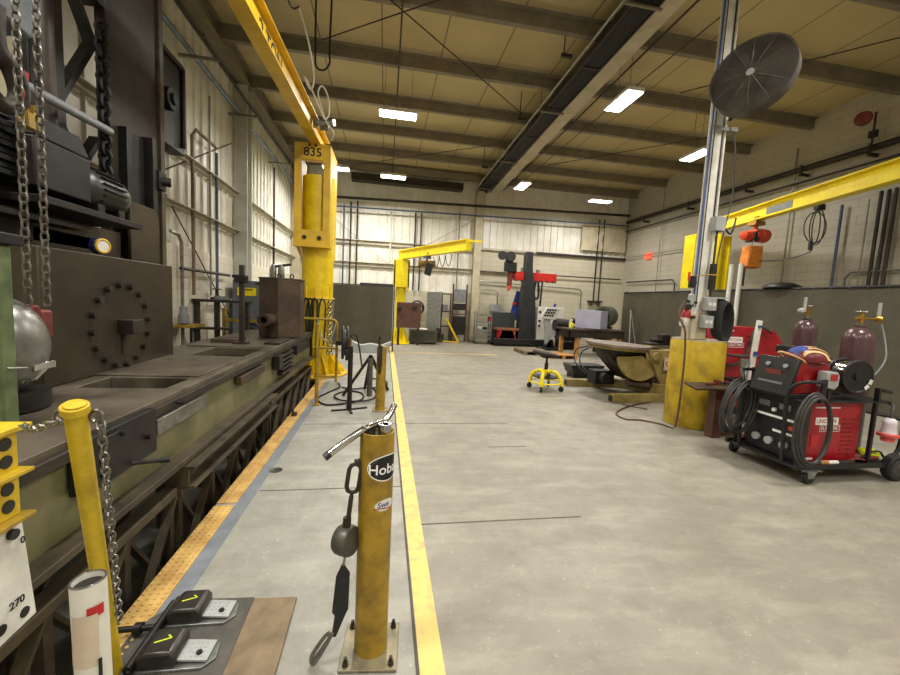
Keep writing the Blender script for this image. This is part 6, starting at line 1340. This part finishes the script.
part(hd, 'wire_drive', MB().box((4.5, 14.42, 2.88), (4.98, 14.6, 3.25)), BLACK, 0.02)
part(hd, 'torch', MB().cyl((4.8, 14.5, 2.36), (4.68, 14.5, 2.15), 0.05), REDB)
part(hd, 'motor', MB().box((4.55, 14.46, 3.25), (4.8, 14.66, 3.5)), BLACK, 0.02)
for x, z, r in ((4.36, 3.48, 0.17), (4.70, 3.46, 0.19)): part(hd, 'reel', MB().lathe([(0.03,-0.04),(r,-0.04),(r,0.04),(0.03,0.04)], (x, 14.4, z), (0,1,0)), RUBBER)
part(t, 'cable_loop', MB().tube(spl([(5.85,14.6,2.58),(5.8,14.6,2.2),(5.86,14.6,1.92),(5.98,14.6,1.95),(6.0,14.6,2.2),(5.95,14.6,2.58)], 6), 0.05, 8).tube([(6.15,14.65,2.58),(6.12,14.65,1.7),(6.1,14.7,1.3)], 0.04, 8), BLACK)
solo('blue_cloth', MB().prism([(0,0),(0.42,0),(0.5,1.15),(0.28,1.2)], (4.95, 14.98, 1.0), X, Z, -0.05), ROYAL, 'blue cloth hanging behind the black manipulator column', 'cloth')
solo('red_strap', MB().bar((5.05, 14.9, 1.66), (5.36, 14.9, 1.7), 0.03, 0.08, up=Z), REDB, 'red strap across the blue cloth behind the column', 'strap')
t = thing('control_enclosure', 'white control enclosure right of the black manipulator column', 'enclosure', (6.5, 14.8, 0.3))
part(t, 'cabinet', MB().box((5.95, 14.35, 0.3), (7.0, 15.0, 1.6)), mat('enclosure_white', (218,216,204), (202,200,188), 0.5), 0.015)
for z in (0.8, 1.0, 1.35): part(t, 'handle', MB().box((5.97, 14.335, z), (6.06, 14.352, z+0.09)), BLACK)
part(t, 'blue_cap', MB().cyl((6.7, 14.6, 1.6), (6.75, 14.6, 1.74), 0.05), ROYAL); part(t, 'yellow_tag', MB().box((6.35, 14.34, 1.5), (6.5, 14.352, 1.6)), YELH)
t = thing('operator_console', 'pale pedestal console with a tilted keypad in front of the white enclosure', 'console', (6.1, 13.6, 0))
part(t, 'foot', MB().box((5.75, 13.3, 0.002), (6.5, 13.9, 0.09)), BLACK, 0.01)
part(t, 'foot_cover', MB().prism([(-0.2,0.09),(0.22,0.09),(0.12,0.4),(-0.02,0.4)], (6.12, 13.5, 0), X, Z, -0.25), DARK, 0.01)
part(t, 'column', MB().prism([(-0.02,0.1),(0.2,0.1),(0.06,1.2),(-0.16,1.2)], (6.02, 13.5, 0), X, Z, -0.16), LGREY, 0.01)
cp = part(t, 'keypad_box', MB().prism([(-0.34,1.18),(0.24,1.14),(0.46,1.56),(-0.1,1.6)], (6.0, 13.4, 0), X, Z, -0.14), mat('console_grey', (200,202,198), (186,188,184), 0.5), 0.012)
m = MB()
for i in range(4):
    for j in range(3): m.box((5.78+0.1*i+0.05*j, 13.385, 1.26+0.1*j), (5.85+0.1*i+0.05*j, 13.402, 1.33+0.1*j))
part(cp, 'keypad', m, DARK)
def pallet(x0, y0, x1, y1, label, m_):
    t = thing('pallet', label, 'pallet', ((x0+x1)/2, (y0+y1)/2, 0))
    part(t, 'deck', MB().box((x0, y0, 0.1), (x1, y1, 0.125)), m_, 0.004)
    for x in (x0+0.06, (x0+x1)/2, x1-0.06): part(t, 'stringer', MB().box((x-0.05, y0, 0.001), (x+0.05, y1, 0.1)), m_, 0.004)
pallet(4.55, 11.9, 5.5, 13.0, 'grey brown pallet lying on the floor in front of the manipulator', WOOD)
pallet(5.15, 11.2, 6.05, 11.85, 'short stack of pale orange wood beyond the stool', WOODO)
# table
t = thing('work_table', 'dark topped work table with orange wooden legs before the far corner', 'table', (7.1, 12.5, 0))
part(t, 'top', MB().box((6.1, 12.05, 0.86), (8.25, 12.95, 0.92)), mat('table_top_dark', (74,62,54), (56,46,42), 0.5), 0.005)
part(t, 'apron', MB().box((6.16, 12.1, 0.62), (8.2, 12.14, 0.86)).box((6.16, 12.86, 0.62), (8.2, 12.9, 0.86)).box((6.16, 12.1, 0.62), (6.2, 12.9, 0.86)), DARKB, 0.004)
for x, y in ((6.52, 12.2), (6.24, 12.8), (8.1, 12.2), (8.1, 12.8)): part(t, 'leg', MB().box((x-0.06, y-0.06, 0), (x+0.06, y+0.06, 0.86)), WOODO, 0.004)
m = MB().obox((7.17, 12.5, 1.25), (0.85, 0.85, 0.62), Matrix.Rotation(0.75, 3, 'Z')); solo('lavender_box', m, LAV, 'large pale lavender box on the work table', 'box', bev=0.006)
solo('wood_slat', MB().box((6.7, 12.3, 0.921), (7.55, 12.75, 0.938)), WOODO, 'thin wooden slat under the lavender box on the work table', 'slat')
t = thing('spray_bottle', 'yellow spray bottle with a white trigger on the work table', 'spray bottle', (6.28, 12.25, 0.92))
part(t, 'bottle', MB().lathe([(0.055,0),(0.06,0.02),(0.06,0.16),(0.025,0.22),(0.022,0.25)], (6.28, 12.25, 0.921)), mat('bottle_yellow', (226,220,96), (208,200,80), 0.35))
part(t, 'trigger', MB().box((6.23, 12.23, 1.17), (6.33, 12.27, 1.24)).bar((6.23, 12.25, 1.18), (6.21, 12.25, 1.1), 0.02, 0.015), WHITE, 0.004)
solo('yellow_grinder', MB().ball((6.5, 12.6, 1.0), 0.1, (1.2,0.8,0.8)).cyl((6.5, 12.6, 1.0), (6.75, 12.7, 1.0), 0.05), YEL, 'yellow rounded tool on the table between the bottle and the box', 'tool')
t = thing('gear_motor', 'grey motor and gearbox assembly on the floor behind the work table', 'motor', (7.0, 13.9, 0))
part(t, 'body', MB().cyl((6.5, 14.0, 0.95), (7.2, 14.0, 0.9), 0.24, n=24).box((6.7, 13.8, 0.0), (7.4, 14.3, 0.75)), DARK, 0.01)
part(t, 'flange', MB().cyl((7.2, 14.0, 0.9), (7.28, 14.0, 0.9), 0.32, n=24), DARK)
part(t, 'pipes', MB().tube(spl([(6.5,13.9,0.5),(6.8,13.7,0.3),(7.3,13.7,0.35),(7.6,13.9,0.6)], 5), 0.05, 8), DARK)
t = thing('steel_drum', 'dark grey drum on a stand between the lavender box and the curtain', 'drum', (7.95, 13.3, 0))
part(t, 'drum', MB().cyl((8.0, 13.2, 1.36), (8.4, 13.45, 1.36), 0.38, n=32), mat('drum_green_grey', (78,80,68), (60,62,52), 0.5, 0.2, 5), 0.01)
part(t, 'stand', MB().box((7.9, 13.15, 0.0), (8.4, 13.55, 0.99)), DARKB, 0.01)
part(t, 'face_dark', MB().cyl((7.98, 13.19, 1.36), (8.0, 13.2, 1.36), 0.28), BLACK)
solo('a_frame', MB().cyl((8.1, 11.6, 0), (8.3, 12.0, 1.65), 0.02, n=6).cyl((8.5, 11.7, 0), (8.3, 12.0, 1.65), 0.02, n=6), PIPEG, 'thin metal A frame standing against the curtain beside the table', 'stand')
